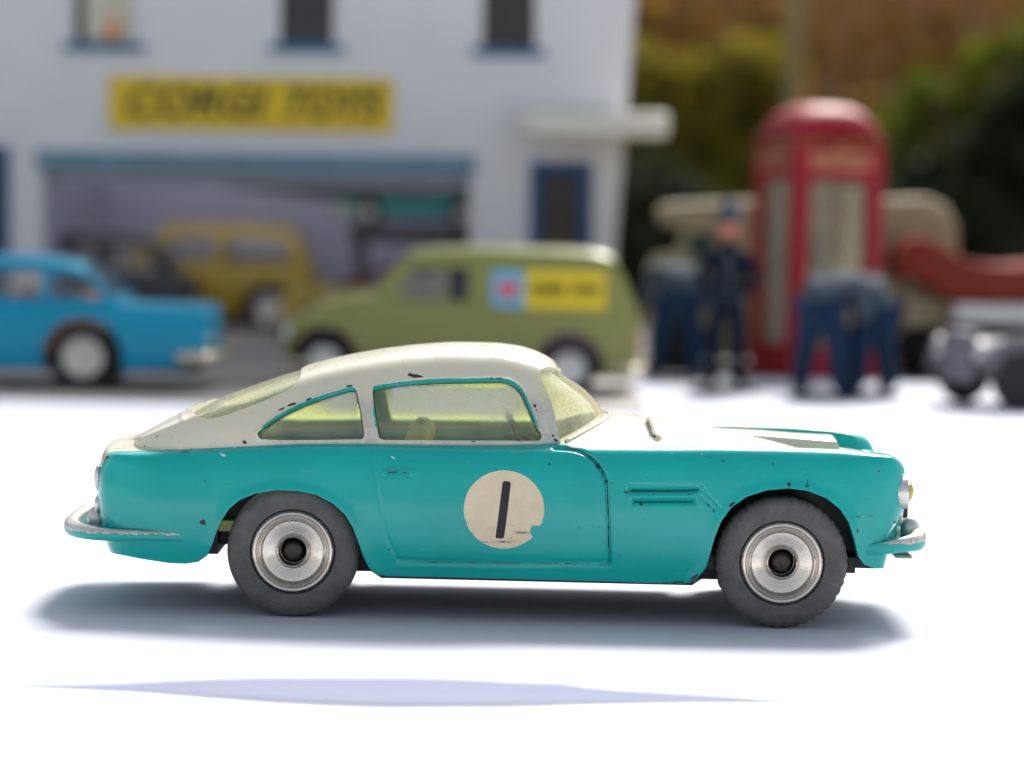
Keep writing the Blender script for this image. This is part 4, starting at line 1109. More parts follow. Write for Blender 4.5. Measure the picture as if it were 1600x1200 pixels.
m_grey = paint('grey_floor', (0.30, 0.29, 0.29, 1), 0.7, 0.08, 0.02, coat=0)
m_yellow = paint('sign_yellow', (0.75, 0.52, 0.02, 1), 0.5, 0.04, 0.1, coat=0)
m_signink = paint('sign_brown_black', (0.05, 0.04, 0.012, 1), 0.5, 0.1, 0.1, coat=0)
m_dkbrown = paint('dark_brown_pane', (0.035, 0.022, 0.022, 1), 0.25, 0.2, 0.05, coat=0.2)
m_dkgrey = paint('dark_grey_pane', (0.028, 0.025, 0.028, 1), 0.25, 0.2, 0.05, coat=0.2)
m_cap = paint('ivory_canopy', (0.72, 0.70, 0.62, 1), 0.4, 0.05, 0.1, coat=0.1)
HB = 250.0
w1 = brect(110, 216, -60, 68); w2 = brect(432, 527, -60, 70); w3 = brect(749, 842, -60, 76); shw = brect(66, 733, 268, 590); dr = brect(826, 924, 252, 590); lft = brect(-90, 15, 228, 590)
holes = [(w1[0], w1[1], w1[2], w1[3]), (w2[0], w2[1], w2[2], w2[3]), (w3[0], w3[1], w3[2], w3[3]), (shw[0], shw[1], 0, shw[3]), (dr[0], dr[1], 0, dr[3]), (lft[0], lft[1], 0, lft[3])]
xl = bl(-260, 300)[0]; xt, zt = bl(993, 0); xb, zb2 = bl(962, 390); kx = (xt - xb) / (zt - zb2); xb0 = xb - kx * zb2
cx_ = sorted({xl, xb0, *[h[0] for h in holes], *[h[1] for h in holes]}); cz_ = sorted({0.0, HB, *[h[2] for h in holes], *[h[3] for h in holes]})
warp = lambda x, z: x + (kx * z if abs(x - xb0) < 1e-6 else 0)
mb = MB()
for a, b in zip(cx_[:-1], cx_[1:]):
    for c, d in zip(cz_[:-1], cz_[1:]):
        mx_, mz_ = (a + b) / 2, (c + d) / 2
        if any(h[0] < mx_ < h[1] and h[2] < mz_ < h[3] for h in holes): continue
        Vv = [(warp(x, z), y, z) for x in (a, b) for y in (0, 5) for z in (c, d)]
        mb.add(Vv, [(0, 1, 3, 2), (4, 6, 7, 5), (0, 4, 5, 1), (2, 3, 7, 6), (0, 2, 6, 4), (1, 5, 7, 3)])
fw_ = mb.build('front_wall', m_wall, bld)
bm = bmesh.new(); bm.from_mesh(fw_.data); bmesh.ops.remove_doubles(bm, verts=bm.verts, dist=1e-6)
seen = {}
for f in list(bm.faces):
    k = tuple(sorted(v.index for v in f.verts)); seen.setdefault(k, []).append(f)
bmesh.ops.delete(bm, geom=[f for fs in seen.values() if len(fs) > 1 for f in fs], context='FACES')
bm.to_mesh(fw_.data); bm.free()
BD = 150.0
MB().box(xl, xl + 4, 5, BD, 0, HB).build('side_wall', m_wall, bld)
MB().add([(xb0 - 4 + kx * z * q, y, z) for q in (1,) for y in (5, BD) for z in (0, HB)] + [(xb0 - 0.2 + kx * z, y, z) for y in (5, BD) for z in (0, HB)],
         [(0, 1, 3, 2), (4, 6, 7, 5), (0, 4, 5, 1), (2, 3, 7, 6), (0, 2, 6, 4), (1, 5, 7, 3)]).build('side_wall', m_wall, bld)
MB().box(xl + 4, xb0 - 4, BD - 4, BD, 0, HB).build('rear_wall', m_wall, bld)
MB().prism([(shw[0] + 36, shw[3] - 3.0), (shw[1] - 0.5, shw[3] - 3.0), (shw[1] - 0.5, shw[3] - 8), (shw[1] - 40, shw[3] - 8.6), (shw[0] + 75, shw[3] - 7)], 11, 14).build('sagging_blind', m_dkgrey, bld)
MB().box(xl + 4.1, xb0 - 4.1, BD - 8, BD - 4.1, 0, shw[3] + 9).build('showroom_back', m_lav, bld)
MB().box(shw[0] - 6, shw[0] - 3, 5.1, BD - 8.1, 0, shw[3] + 8.9).build('partition', m_lav, bld)
MB().box(shw[1] + 3, shw[1] + 6, 5.1, BD - 8.1, 0, shw[3] + 8.9).build('partition', m_lav, bld)
def wpart(r, mat, label, curtain=False):
    w = MB().box(r[0], r[1], 3.0, 3.6, r[2], r[3]).build('window', mat, bld); w['label'] = label
    MB().box(r[0] - 2, r[1] + 2, -1.6, 3, r[2] - 2.4, r[2] + 0.2, 0.3).build('sill', m_blue, w)
    for xa, xb_ in ((r[0] - 0.6, r[0] + 1.0), (r[1] - 1.0, r[1] + 0.6)):
        MB().box(xa, xb_, -0.4, 2.9, r[2] + 0.2, r[3]).build('jamb', m_wall, w)
    return w
wl_ = wpart(w1, m_dkgrey, 'upper window with cream curtain and orange flower')
cu = MB(); cur = [(w1[0] + 4.2 + i * 1.0, 1.4 + 0.6 * math.sin(i * 1.7)) for i in range(17)]
cu.add([(x, y, z) for x, y in cur for z in (w1[2] + 0.8, w1[3])], [(2 * i, 2 * i + 2, 2 * i + 3, 2 * i + 1) for i in range(16)])
cu.build('curtain', paint('curtain_cream', (0.62, 0.60, 0.48, 1), 0.8, 0.1, 0.1, coat=0), wl_, smooth=True)
MB().ellipsoid((w1[1] - 7.6, -0.2, w1[2] + 4), (2.2, 0.8, 3.4)).build('flower', paint('flower_orange', (0.75, 0.30, 0.13, 1), 0.7, 0.2, 0.5, coat=0), wl_, smooth=True)
wpart(w2, m_dkgrey, 'upper window with dark grey pane'); wpart(w3, m_dkbrown, 'upper window with dark red brown pane')
sg = brect(171, 614, 121, 204)
sign = MB().box(sg[0], sg[1], -1.6, -0.02, sg[2], sg[3], 0.2).build('sign_board', m_yellow, bld); sign['label'] = 'yellow sign board lettered CORGI TOYS'
text_mesh('sign_lettering', 'CORGI', (sg[3] - sg[2]) * 0.80, m_signink, sign, (sg[0] + (sg[1] - sg[0]) * 0.295, -1.75, (sg[2] + sg[3]) / 2), shear=0.28, bold=0.35, depth=0.1, fit=(sg[1] - sg[0]) * .50)
text_mesh('sign_lettering', 'TOYS', (sg[3] - sg[2]) * 0.80, m_signink, sign, (sg[0] + (sg[1] - sg[0]) * 0.775, -1.75, (sg[2] + sg[3]) / 2), shear=0.28, bold=0.35, depth=0.1, fit=(sg[1] - sg[0]) * .345)
li = brect(58, 742, 238, 268)
MB().box(li[0], li[1], -2.0, -0.02, li[2], li[3], 0.3).build('fascia', m_paleblue, bld)
MB().box(li[0] + 1, li[1] - 1, 5.2, 9, li[2] - 4.5, li[2] + 2).build('roller_blind', paint('grey_blind', (0.36, 0.40, 0.46, 1), 0.6, 0.05, 0.1, coat=0), bld)
d_ = MB().box(dr[0] + 3.6, dr[1] - 3.6, 2.6, 3.6, 0, dr[3] - 3.6).build('door', m_dkbrown, bld)
MB().box(dr[0], dr[0] + 3.6, -0.8, 4, 0, dr[3]).box(dr[1] - 3.6, dr[1], -0.8, 4, 0, dr[3]).box(dr[0] + 3.6, dr[1] - 3.6, -0.8, 4, dr[3] - 3.6, dr[3]).build('door_frame', m_deepblue, d_)
MB().ellipsoid((dr[0] + 5.5, 1.8, 22), (0.7, 0.9, 0.7), 10, 6).build('door_knob', m_silver, d_, smooth=True)
d2 = MB().box(lft[0], lft[1] - 3.2, 2.6, 3.6, 0, lft[3] - 3.2).build('door', m_dkgrey, bld)
MB().box(lft[1] - 3.2, lft[1], -0.8, 4, 0, lft[3]).box(lft[0], lft[1] - 3.2, -0.8, 4, lft[3] - 3.2, lft[3]).build('door_frame', m_deepblue, d2)
ca = brect(806, 1040, 178, 216)
# porch canopy: rounded slab standing out from the wall and past its corner
cp = []
for i in range(13):
    a = math.pi / 2 + math.pi * i / 12
    cp.append((ca[0] + 10 + 10 * math.cos(a), -12 + 11.9 * math.sin(a) if True else 0))
poly = [(ca[1] - 4, -0.1), (ca[0] + 8, -0.1)] + [(ca[0] + 8 - 8 * math.sin(a), -10 + 9.9 * math.cos(a)) for a in np.linspace(0.2, math.pi / 2, 6)] + \
       [(ca[0] + 8 - 8 * math.cos(a), -12 - 10 * math.sin(a)) for a in np.linspace(0.1, math.pi / 2, 7)] + [(ca[1] - 4 + 4 * math.sin(a), -18 - 4 * math.cos(a)) for a in np.linspace(0, math.pi / 2, 5)] + [(ca[1], -4)]
cb_ = MB().prism(poly, ca[2], ca[3], 'z').build('canopy', m_cap, bld)
bm = bmesh.new(); bm.from_mesh(cb_.data)
bmesh.ops.bevel(bm, geom=[e for e in bm.edges if len(e.link_faces) == 2 and e.calc_face_angle(0) > 1.2], offset=1.2 * MM, segments=3, affect='EDGES', profile=0.5)
bm.to_mesh(cb_.data); bm.free()
for f in cb_.data.polygons: f.use_smooth = True

# ------------------------------------------------------------------ other toy vehicles
m_clear = plastic_window('clear_window_plastic', (0.96, 0.96, 0.95, 1), 0.02, 0.1)
m_wtyre = paint('plain_black_tyre', (0.02, 0.02, 0.022, 1), 0.7, 0.2, 0.3, coat=0)
m_hub = paint('turned_hub', (0.75, 0.74, 0.72, 1), 0.3, 0.06, 0.2, coat=0, metallic=0.35)
m_chrome = paint('plated_trim', (0.60, 0.54, 0.40, 1), 0.25, 0.1, 0.3, coat=0, metallic=0.7)
WHEEL_CACHE = {}
def toy_wheel(parent, x, y, r, w, sgn, hub=None, hubr=0.62, loc_z=None):
    key = (round(r, 2), round(w, 2), (hub or m_hub).name, hubr)
    o = bpy.data.objects.new('wheel', None); C.objects.link(o); o.parent = parent
    o.location = Vector((x, y, r if loc_z is None else loc_z)) * MM; o.rotation_euler = (0, 0, 0 if sgn < 0 else math.pi)
    if key not in WHEEL_CACHE:
        t = MB().lathe([(r * hubr, 0.5), (r * hubr, 0.1), (r * .86, 0), (r * .97, .4), (r, 1.0), (r, w - 1), (r * .95, w), (r * .4, w)], 36, 'y').build('tyre', m_wtyre, o, angle=40)
        h = MB().lathe([(r * hubr, .9), (r * hubr * .97, 0.15), (r * hubr * .85, -.05), (r * hubr * .75, .25), (r * hubr * .3, .5), (r * hubr * .26, -.1), (0, -.2)], 28, 'y').build('hub', hub or m_hub, o, angle=40)
        WHEEL_CACHE[key] = (t.data, h.data)
    else:
        for nm, d in zip(('tyre', 'hub'), WHEEL_CACHE[key]):
            q = bpy.data.objects.new(nm, d); C.objects.link(q); q.parent = o
    return o

def toy_car(name, label, loc, rz, P):
    """small die-cast car: swept flanks, upper deck and cabin with openings; front is +x"""
    root = empty(name, loc, label, 'toy car', P.get('group'), rz)
    x0, x1, w = P['x0'], P['x1'], P['w']
    cr = P.get('corner', 3.0)
    zs_f = pchip(*zip(*P['crest'])); zc_f = pchip(*zip(*P['deck'])) if 'deck' in P else (lambda x: zs_f(x) + 1.0)
    pth = catmull([(x0 - .5, 0), (x0 - .35, -w * .45), (x0, -w + cr * 1.15), (x0 + cr * .45, -w + cr * .35), (x0 + cr * 1.6, -w + .15), ((x0 + x1) / 2, -w - .1), (x1 - cr * 1.6, -w + .15), (x1 - cr * .45, -w + cr * .35), (x1, -w + cr * 1.15), (x1 + .35, -w * .45), (x1 + .5, 0)], 220)
    tg_ = np.gradient(pth, axis=0); tg_ /= np.linalg.norm(tg_, axis=1)[:, None]; ni = np.stack([-tg_[:, 1], tg_[:, 0]], -1)
    kk = np.exp(-(np.arange(-8, 9) / 4.0) ** 2); kk /= kk.sum()
    ni = np.stack([np.convolve(np.concatenate([np.full(8, ni[0, c]), ni[:, c], np.full(8, ni[-1, c])]), kk, 'valid') for c in (0, 1)], -1); ni /= np.linalg.norm(ni, axis=1)[:, None]
    ni[0] = (1, 0); ni[-1] = (-1, 0)
    de = P.get('de', 1.6)
    oe_ = pth + ni * de; oe_[:, 1] = np.minimum(oe_[:, 1], 0); oe_[0, 1] = oe_[-1, 1] = 0
    def dk_(x, y):
        ve = w - de; q = np.clip(np.abs(y) / ve, 0, 1); return zc_f(x) - (zc_f(x) - zs_f(x)) * q ** 2.4
    z_s = dk_(oe_[:, 0], oe_[:, 1])
    cc = [(1.6, 2.0), (1.0, 4.0), (.35, 7.0), (.05, .5), (0, .68), (.2, -2.4), (.4, -1.0), (.6, -.15), (1.1, 0.01), (de, 0.0)]
    zk_ = np.stack([(np.full(len(pth), c[1]) if c[1] > 1 else (z_s * c[1] if c[1] > 0.1 else z_s + c[1])) for c in cc], 1)
    Bb = bspline_basis(len(cc), np.linspace(0, 1, 34)); d2_ = np.array([c[0] for c in cc]) @ Bb.T; z2_ = zk_ @ Bb.T
    bnd = np.zeros((len(pth), 34, 3)); bnd[..., 0] = pth[:, None, 0] + ni[:, None, 0] * d2_; bnd[..., 1] = np.minimum(pth[:, None, 1] + ni[:, None, 1] * d2_, 0); bnd[..., 2] = z2_
    bnd[0, :, 1] = bnd[-1, :, 1] = 0
    u_ = np.linspace(0, 1, 19)[1:]
    ddx = np.repeat(oe_[:, :1], 18, 1); ddy = oe_[:, 1:] * (1 - u_)[None]
    Gd = np.concatenate([bnd, np.stack([ddx, ddy, dk_(ddx, ddy)], -1)], 1)
    Nn = half_normals(Gd); n_ = Gd.shape[1]
    xz = Gd[..., [0, 2]].reshape(-1, 2); sd_ = np.tile(np.arange(n_) < 35, len(pth))
    sill = P.get('sill', 4.5); fl = xz[:, 1] - np.interp(xz[:, 0], *zip(*P['low'])) if 'low' in P else xz[:, 1] - sill
    for (ax, az, ar) in P['arches']:
        fl = np.where(sd_ & (np.abs(Gd[..., 1].ravel()) > w * .6), np.minimum(fl, np.hypot(xz[:, 0] - ax, xz[:, 1] - az) - ar), fl)
    rf = P['roof']; zr_f = pchip(*zip(*rf)); gx0, gx1 = rf[0][0], rf[-1][0]
    wb = P['wb']
    hole = np.maximum.reduce([-Gd[..., 1].ravel() - (wb - 1.4), gx0 + 2 - xz[:, 0], xz[:, 0] - gx1 + 2]); hole = np.where(sd_, 3, hole)
    Aa = np.concatenate([Gd.reshape(-1, 3), Nn.reshape(-1, 3), np.stack([fl, hole], 1)], 1); Ta = grid_tris(len(pth), n_)
    Aa, Ta = clip(Aa, Ta, 6); Aa, Ta = clip(Aa, Ta, 7)
    Am, Tm = mirrored(Aa, Ta); V, F, N, mi = shell(Am, Tm, 0.7); make('body', V, F, [P['mat'], P['mat']], root, N, mi=mi)
    # cabin
    nu, nv = 120, 44
    tv_ = np.linspace(0, 1, nv); gxx_ = np.repeat(np.linspace(gx0, gx1, nu)[:, None], nv, 1)
    zb_ = dk_(gxx_, np.full_like(gxx_, wb)) + .02; H_ = np.maximum(zr_f(gxx_) - zb_, .05); zr_ = zb_ + H_
    tum = P.get('tumble', .3)
    qy_ = np.stack([wb + 0 * H_, wb - .02 * H_, wb - .35 * tum * H_, wb - .7 * tum * H_, wb - 1.1 * tum * H_, .62 * wb - .1 * H_, .28 * wb + 0 * H_, 0 * H_], -1)
    qz_ = np.stack([zb_ - .6, zb_ + .18 * H_, zb_ + .5 * H_, zb_ + .78 * H_, zb_ + .96 * H_, zr_ - .008 * H_, zr_, zr_], -1)
    Bg = bspline_basis(8, tv_)
    Gg = np.stack([gxx_, -(qy_ * Bg[None]).sum(-1), (qz_ * Bg[None]).sum(-1)], -1); Gg[:, -1, 1] = 0
    Ng = half_normals(Gg); xzg = Gg[..., [0, 2]].reshape(-1, 2); tt_ = np.tile(tv_, nu); low_t = tt_ < 0.72
    fs = [np.where(low_t, sdf(xzg, q), 9.0) for q in P['windows']]
    scr = []
    for (xa, xb_, tmin) in P.get('screens', []):
        scr.append(-np.minimum.reduce([xzg[:, 0] - xa, xb_ - xzg[:, 0], (tt_ - tmin) * 14]))
    allf = fs + scr
    Ag = np.concatenate([Gg.reshape(-1, 3), Ng.reshape(-1, 3), np.minimum.reduce(allf)[:, None], np.stack(allf, 1)], 1); Tg = grid_tris(nu, nv)
    Ah, Th = clip(Ag, Tg, 6); Am, Tm = mirrored(Ah, Th); V, F, N, mi = shell(Am, Tm, .7)
    make('roof', V, F, [P.get('roofmat', P['mat'])] * 2, root, N, mi=mi)
    for k in range(len(allf)):
        B_ = Ag.copy(); B_[:, 7 + k] = .35 - B_[:, 7 + k]; a_, t_ = clip(B_, Tg, 7 + k)
        if not len(t_): continue
        a_ = a_.copy(); a_[:, :3] -= a_[:, 3:6] * .45
        gm = P.get('glass', {}).get(k, m_clear)
        if k < len(fs):
            for sgn in (1, -1):
                b_ = a_.copy(); q_ = t_
                if sgn < 0: b_[:, 1] *= -1; b_[:, 4] *= -1; q_ = t_[:, ::-1]
                V, F, N, _ = shell(b_, q_, .3, False); make('side_window', V, F, gm, root, N)
        else:
            am, tm = mirrored(a_, t_); V, F, N, _ = shell(am, tm, .3)
            make('windscreen' if P['screens'][k - len(fs)][0] > (gx0 + gx1) / 2 else 'rear_window', V, F, gm, root, N)
    # inside and underneath
    MB().box(x0 + 3, x1 - 3, -w + 4.5, w - 4.5, sill - .3, sill + 3.0).build('baseplate', m_black, root)
    im = P.get('interior', m_black)
    seatx = (gx0 + gx1) / 2
    ib = MB().box(gx0 + 2.5, gx1 - 2.5, -wb + 2, wb - 2, sill + 3.1, float(zs_f(seatx)) - 3)
    ib.box(seatx - 3, seatx - 1, -wb + 2.5, wb - 2.5, float(zs_f(seatx)) - 3, float(zs_f(seatx)) + 3.2, .5)
    if P.get('backseat', True): ib.box(gx0 + 7, gx0 + 9, -wb + 2.5, wb - 2.5, float(zs_f(seatx)) - 3, float(zs_f(seatx)) + 2.4, .5)
    ib.build('interior', im, root)
    for (wx, wr_) in P['wheels']:
        for sgn in (-1, 1): toy_wheel(root, wx, sgn * (w - .5), wr_, 4.2, sgn, P.get('hub'))
        MB().tube([(wx, -w + 3, wr_), (wx, w - 3, wr_)], .7, 8).build('axle', m_steel, root)
        MB().box(wx - wr_ - .6, wx + wr_ + .6, -w + 5, w - 5, sill + .5, wr_ * 2 + .6).build('wheel_well_block', P.get('wellmat', m_black), root)
    for nm, zz_, xx_, sg_ in (('front_bumper', P.get('bz', 8), x1, 1), ('rear_bumper', P.get('bz', 8), x0, -1)):
        pts = [(xx_ - sg_ * 7, -w - .5, zz_), (xx_ - sg_ * 1.5, -w - .2, zz_), (xx_ + sg_ * 1.2, -w + 2.5, zz_), (xx_ + sg_ * 1.7, 0, zz_), (xx_ + sg_ * 1.2, w - 2.5, zz_), (xx_ - sg_ * 1.5, w + .2, zz_), (xx_ - sg_ * 7, w + .5, zz_)]
        MB().tube(catmull(pts, 50), P.get('br', 1.1), 8, flat=(.8, 1.1)).build(nm, m_chrome, root, smooth=True)
    for sgn in (-1, 1):
        zl = P.get('lz', float(zs_f(x1 - 3)) - 4)
        MB().lathe([(2.1, -1), (2.1, .2), (1.7, .5), (0, .9)], 20, 'x', (x1, sgn * (w - 4), zl)).build('headlamp', m_hub, root, smooth=True)
        MB().ellipsoid((x0 + .1, sgn * (w - 3), P.get('tz', zl)), (.7, 1.0, 1.5), 12, 8).build('tail_lamp', P.get('tail', m_chrome), root, smooth=True)
    mv = [(Aa[:, :3], Ta), (Ah[:, :3], Th)]; vv = []; ff = []; b = 0
    for a, t in mv: vv.append(a); ff.append(t + b); b += len(a)
    return root, BVHTree.FromPolygons(np.vstack(vv).tolist(), np.vstack(ff).tolist())

def side_plate(bv, poly, mat, name, root, lift=.12, step=1.2, far=True):
    """flat label following the flank (local +y side)"""
    Q = np.asarray(poly, float); a0 = Q.min(0) - step; a1 = Q.max(0) + step
    gx_ = np.arange(a0[0], a1[0] + step, step); gy_ = np.arange(a0[1], a1[1] + step, step)
    P2 = np.stack(np.meshgrid(gx_, gy_, indexing='ij'), -1).reshape(-1, 2)
    A_ = np.concatenate([P2, -sdf(P2, Q)[:, None]], 1); A_, T_ = clip(A_, grid_tris(len(gx_), len(gy_)), 2)
    V = []
    for x, z, _ in A_:
        h = bv.ray_cast(Vector((x, -60, z)), Vector((0, 1, 0)))
        V.append((x, -(h[0].y if h[0] else -14) + lift, z))
    return make(name, V, T_, mat, root)

# olive van, facing left
gx_, gy_ = ground(720, 614)
vx = lambda px: (720 - px) / 6.56
vz = lambda px, py: (614 + (px - 720) * .0236 - py) / 6.56
m_van = paint('olive_green_enamel', (0.23, 0.24, 0.06, 1), 0.35, 0.06, 0.05, coat=0.15)
m_navy = paint('dark_navy_glass', (0.006, 0.007, 0.02, 1), 0.2, 0.1, 0.1, coat=0.2)
m_maroon = paint('maroon_plastic', (0.10, 0.006, 0.014, 1), 0.4, 0.1, 0.1, coat=0)
van, vbv = toy_car('delivery_van', 'olive green toy delivery van with yellow side panel, parked before the shop', (gx_, gy_ + 15, 0), math.pi, dict(
    x0=-42.5, x1=42.5, w=17.5, corner=3.5, crest=[(-43, 21), (0, 22), (20, 22.5), (34, 20), (43, 15.5)], deck=[(-43, 21.6), (0, 22.6), (20, 24.3), (34, 21.5), (43, 16.2)],
    arches=[(vx(503), 7.2, 8.3), (vx(890), 7.2, 8.3)], wheels=[(vx(503), 6.6), (vx(890), 6.6)], sill=4.6, mat=m_van, wb=16.6, tumble=.2,
    roof=[(-41.5, 22.0), (-38, 31), (-35, 34.4), (-30, 35.2), (-10, 35.4), (5, 35), (12, 34.2), (16, 32), (21, 24.4)],
    windows=[[(vx(690), 30.2), (vx(642), 30.2), (vx(612), 23.0), (vx(612), 22.2), (vx(690), 22.2)], [(vx(729), 30.2), (vx(696), 30.2), (vx(696), 22.2), (vx(729), 22.2)]],
    screens=[(13.2, 19.5, .5), (-40.2, -36.8, .55)], glass={1: m_navy}, interior=paint('mauve_plastic', (0.20, 0.10, 0.15, 1), 0.5, 0.1, 0.1, coat=0), wellmat=m_maroon, backseat=False,
    bz=6.6, br=.8, tail=paint('tail_red', (0.45, 0.06, 0.03, 1), 0.3, .1, .1)))
m_cyan = paint('label_light_blue', (0.16, 0.42, 0.62, 1), 0.5, 0.05, 0.2, coat=0)
m_vyel = paint('label_yellow', (0.80, 0.60, 0.02, 1), 0.5, 0.04, 0.2, coat=0)
m_red = paint('label_red', (0.70, 0.10, 0.08, 1), 0.5, 0.05, 0.2, coat=0)
zz0, zz1 = vz(850, 480), vz(850, 421)
cyp = side_plate(vbv, [(vx(765), zz0), (vx(817), zz0), (vx(817), zz1), (vx(765), zz1)], m_cyan, 'emblem_panel', van, .14)
yp = side_plate(vbv, [(vx(817.5), zz0), (vx(945), zz0), (vx(945), zz1), (vx(817.5), zz1)], m_vyel, 'side_panel', van, .14); yp['label'] = 'yellow side panel with dark lettering'
hx, hz = vx(791), (zz0 + zz1) / 2
side_plate(vbv, [(hx + 2.6, hz + .6), (hx + 1.6, hz + 1.8), (hx - .2, hz + 1.4), (hx - 1.6, hz + 2.1), (hx - 2.6, hz + .6), (hx - 1.4, hz - 1.6), (hx, hz - 2.4), (hx + 1.6, hz - 1.5)], m_red, 'emblem', cyp, .3, .5)
ylv = -float(vbv.ray_cast(Vector((vx(880), -60, hz)), Vector((0, 1, 0)))[0].y)
text_mesh('panel_lettering', 'CORGI', 3.9, m_signink, yp, (vx(851), ylv + .55, hz), rot=(math.pi / 2 , 0, math.pi), shear=.2, bold=.06, depth=.3, fit=8.6)
text_mesh('panel_lettering', 'TOYS', 3.9, m_signink, yp, (vx(912), ylv + .55, hz), rot=(math.pi / 2, 0, math.pi), shear=.2, bold=.06, depth=.3, fit=6.6)

# blue saloon at the left edge, facing left
m_hub2 = paint('beige_hub', (0.56, 0.53, 0.47, 1), 0.35, 0.08, 0.2, coat=0, metallic=0.3)
m_blu = paint('sky_blue_enamel', (0.001, 0.26, 0.42, 1), 0.35, 0.06, 0.05, coat=0.1, spec=0.2)
m_orange = paint('orange_tan_plastic', (0.60, 0.24, 0.10, 1), 0.5, 0.1, 0.1, coat=0)
gx_, gy_ = ground(130, 612)
S6 = 6.8
toy_car('saloon_car', 'bright blue toy saloon cut off by the left edge', (gx_ - 20, gy_ + 15, 0), math.pi, dict(
    x0=-49, x1=49, w=17.5, corner=2.2, crest=[(-50, 19.4), (-46, 20.2), (-30, 20.3), (0, 20), (30, 19.2), (44, 17.5), (50, 15)], deck=[(-50, 18), (-40, 20.2), (-20, 21), (25, 21), (45, 18.5), (50, 15)],
    arches=[(-20, 8, 9.4), (28, 8, 9.4)], wheels=[(-20, 7.9), (28, 7.9)], sill=5.2, low=[(-50, 8.2), (-42, 6.2), (-30, 5.2), (40, 5.2), (50, 7.5)], mat=m_blu, wb=15.2, tumble=.36,
    roof=[(-28, 20.6), (-22, 27.6), (-16, 30), (-6, 31.2), (6, 31), (14, 29.2), (25, 20.8)],
    windows=[[(-25, 21.6), (-20.2, 26.6), (-14, 27.8), (-12.4, 27.8), (-11.2, 21.6)], [(-9.4, 21.6), (-10.4, 28), (3, 28.2), (9, 27), (14.5, 21.6)]],
    screens=[(13.5, 23, .5), (-26.5, -19.5, .55)], interior=m_orange, bz=8.8, br=1.25, hub=m_hub2))

# cars on show inside the building
def at_floor(px, py): 
    a, b = ground(px, py); return a, b
m_yel = paint('mustard_enamel', (0.42, 0.29, 0.02, 1), 0.3, 0.06, 0.05, coat=0.3)
m_crm2 = paint('cream_enamel_two', (0.62, 0.58, 0.36, 1), 0.3, 0.06, 0.05, coat=0.3)
gx_, gy_ = ground(340, 512)
estate = dict(
    x0=-36, x1=36, w=14.5, corner=3.0, crest=[(-37, 17), (0, 17.5), (26, 17), (37, 13)], deck=[(-37, 17.4), (0, 18.4), (26, 17.6), (37, 13.4)], arches=[(-22, 6.4, 7.4), (22, 6.4, 7.4)], wheels=[(-22, 6.2), (22, 6.2)],
    sill=4.2, mat=m_yel, roofmat=m_yel, wb=13.2, tumble=.3, roof=[(-30, 17.8), (-26, 26), (-20, 29), (-8, 30), (4, 29.4), (9, 27), (18, 18.4)],
    windows=[[(-25, 19), (-21.5, 26), (-10, 26.8), (-9, 19)], [(-7, 19), (-7, 26.8), (3, 26.4), (8, 24), (11.5, 19)]], screens=[(7, 16, .5), (-28.6, -23.5, .55)], interior=m_maroon, bz=7)
e2 = dict(estate); e2['mat'] = m_yel; e2['roofmat'] = m_yel; e2['roof'] = [(-33, 17.8), (-31, 26.5), (-27, 29.2), (-8, 30), (6, 29.4), (11, 27), (18, 18.4)]; e2['windows'] = [[(-28, 19), (-27, 26), (-10, 26.8), (-9, 19)], [(-7, 19), (-7, 26.8), (4, 26.4), (9, 24), (12, 19)]]; e2['screens'] = [(8, 16, .5), (-31.8, -29, .55)]
yc, _ = toy_car('show_car', 'large mustard yellow toy car inside the shop window', (gx_, min(gy_, YB + BD - 32), 0), math.pi, e2); yc.scale = (1.2,) * 3; yc.location.x -= 0.008
e3 = dict(estate); m_blk = paint('black_enamel', (0.012, 0.012, 0.02, 1), 0.25, 0.1, 0.1, coat=0.3); e3.update(mat=m_blk, roofmat=m_blk, interior=m_lav)
xk, _z = unp(120, 440, YB + 62)
toy_car('show_car', 'black toy car at the left end of the shop window', (xk, YB + 62, 0), math.pi, e3)[0].scale = (1.1,) * 3
# raised stand at the right of the window with a turquoise car on it
yst = YB + 70
xs0, zs0 = unp(655, 383, yst); zs1 = unp(655, 352, yst)[1]
stand = empty('display_stand', (xs0, yst, 0), 'dark display stand under the turquoise car in the shop', 'stand')
m_dwood = paint('dark_stand', (0.07, 0.065, 0.075, 1), 0.5, 0.1, 0.1, coat=0)
MB().box(-22, 17, -17, 17, zs1 - 5.5, zs1, .4).build('stand_top', m_dwood, stand)
for a in (-19, 14):
    for b in (-14, 14): MB().box(a - 1.2, a + 1.2, b - 1.2, b + 1.2, 0, zs1 - 5.5).build('leg', m_dwood, stand)
e4 = dict(estate); m_tq = paint('turquoise_enamel', (0.03, 0.42, 0.42, 1), 0.3, .06, .05, coat=.3)
e4.update(x0=-20, x1=20, w=11, mat=m_tq, roofmat=m_tq, crest=[(-21, 8), (0, 8.6), (21, 7)], deck=[(-21, 8.3), (0, 9), (21, 7.3)], arches=[(-12, 3, 3.6), (12, 3, 3.6)], wheels=[(-12, 3.0), (12, 3.0)], sill=2.2, wb=10,
          roof=[(-15, 8.6), (-10, 12.4), (-4, 13.4), (3, 12.6), (10, 9)], windows=[[(-10, 9.6), (-8, 12), (1.5, 12), (4.5, 9.6)]], screens=[(4, 9, .5)], bz=3.4, br=.5, lz=5, interior=m_dwood, backseat=False)
toy_car('show_car', 'small turquoise toy car on the dark stand in the shop', (xs0 - 1, yst, zs1), math.pi, e4)[0].scale = (1.25,) * 3
xk, zk_ = unp(560, 420, YB + 60)
e5 = dict(estate); e5.update(mat=m_yel, roofmat=m_maroon, interior=m_maroon)
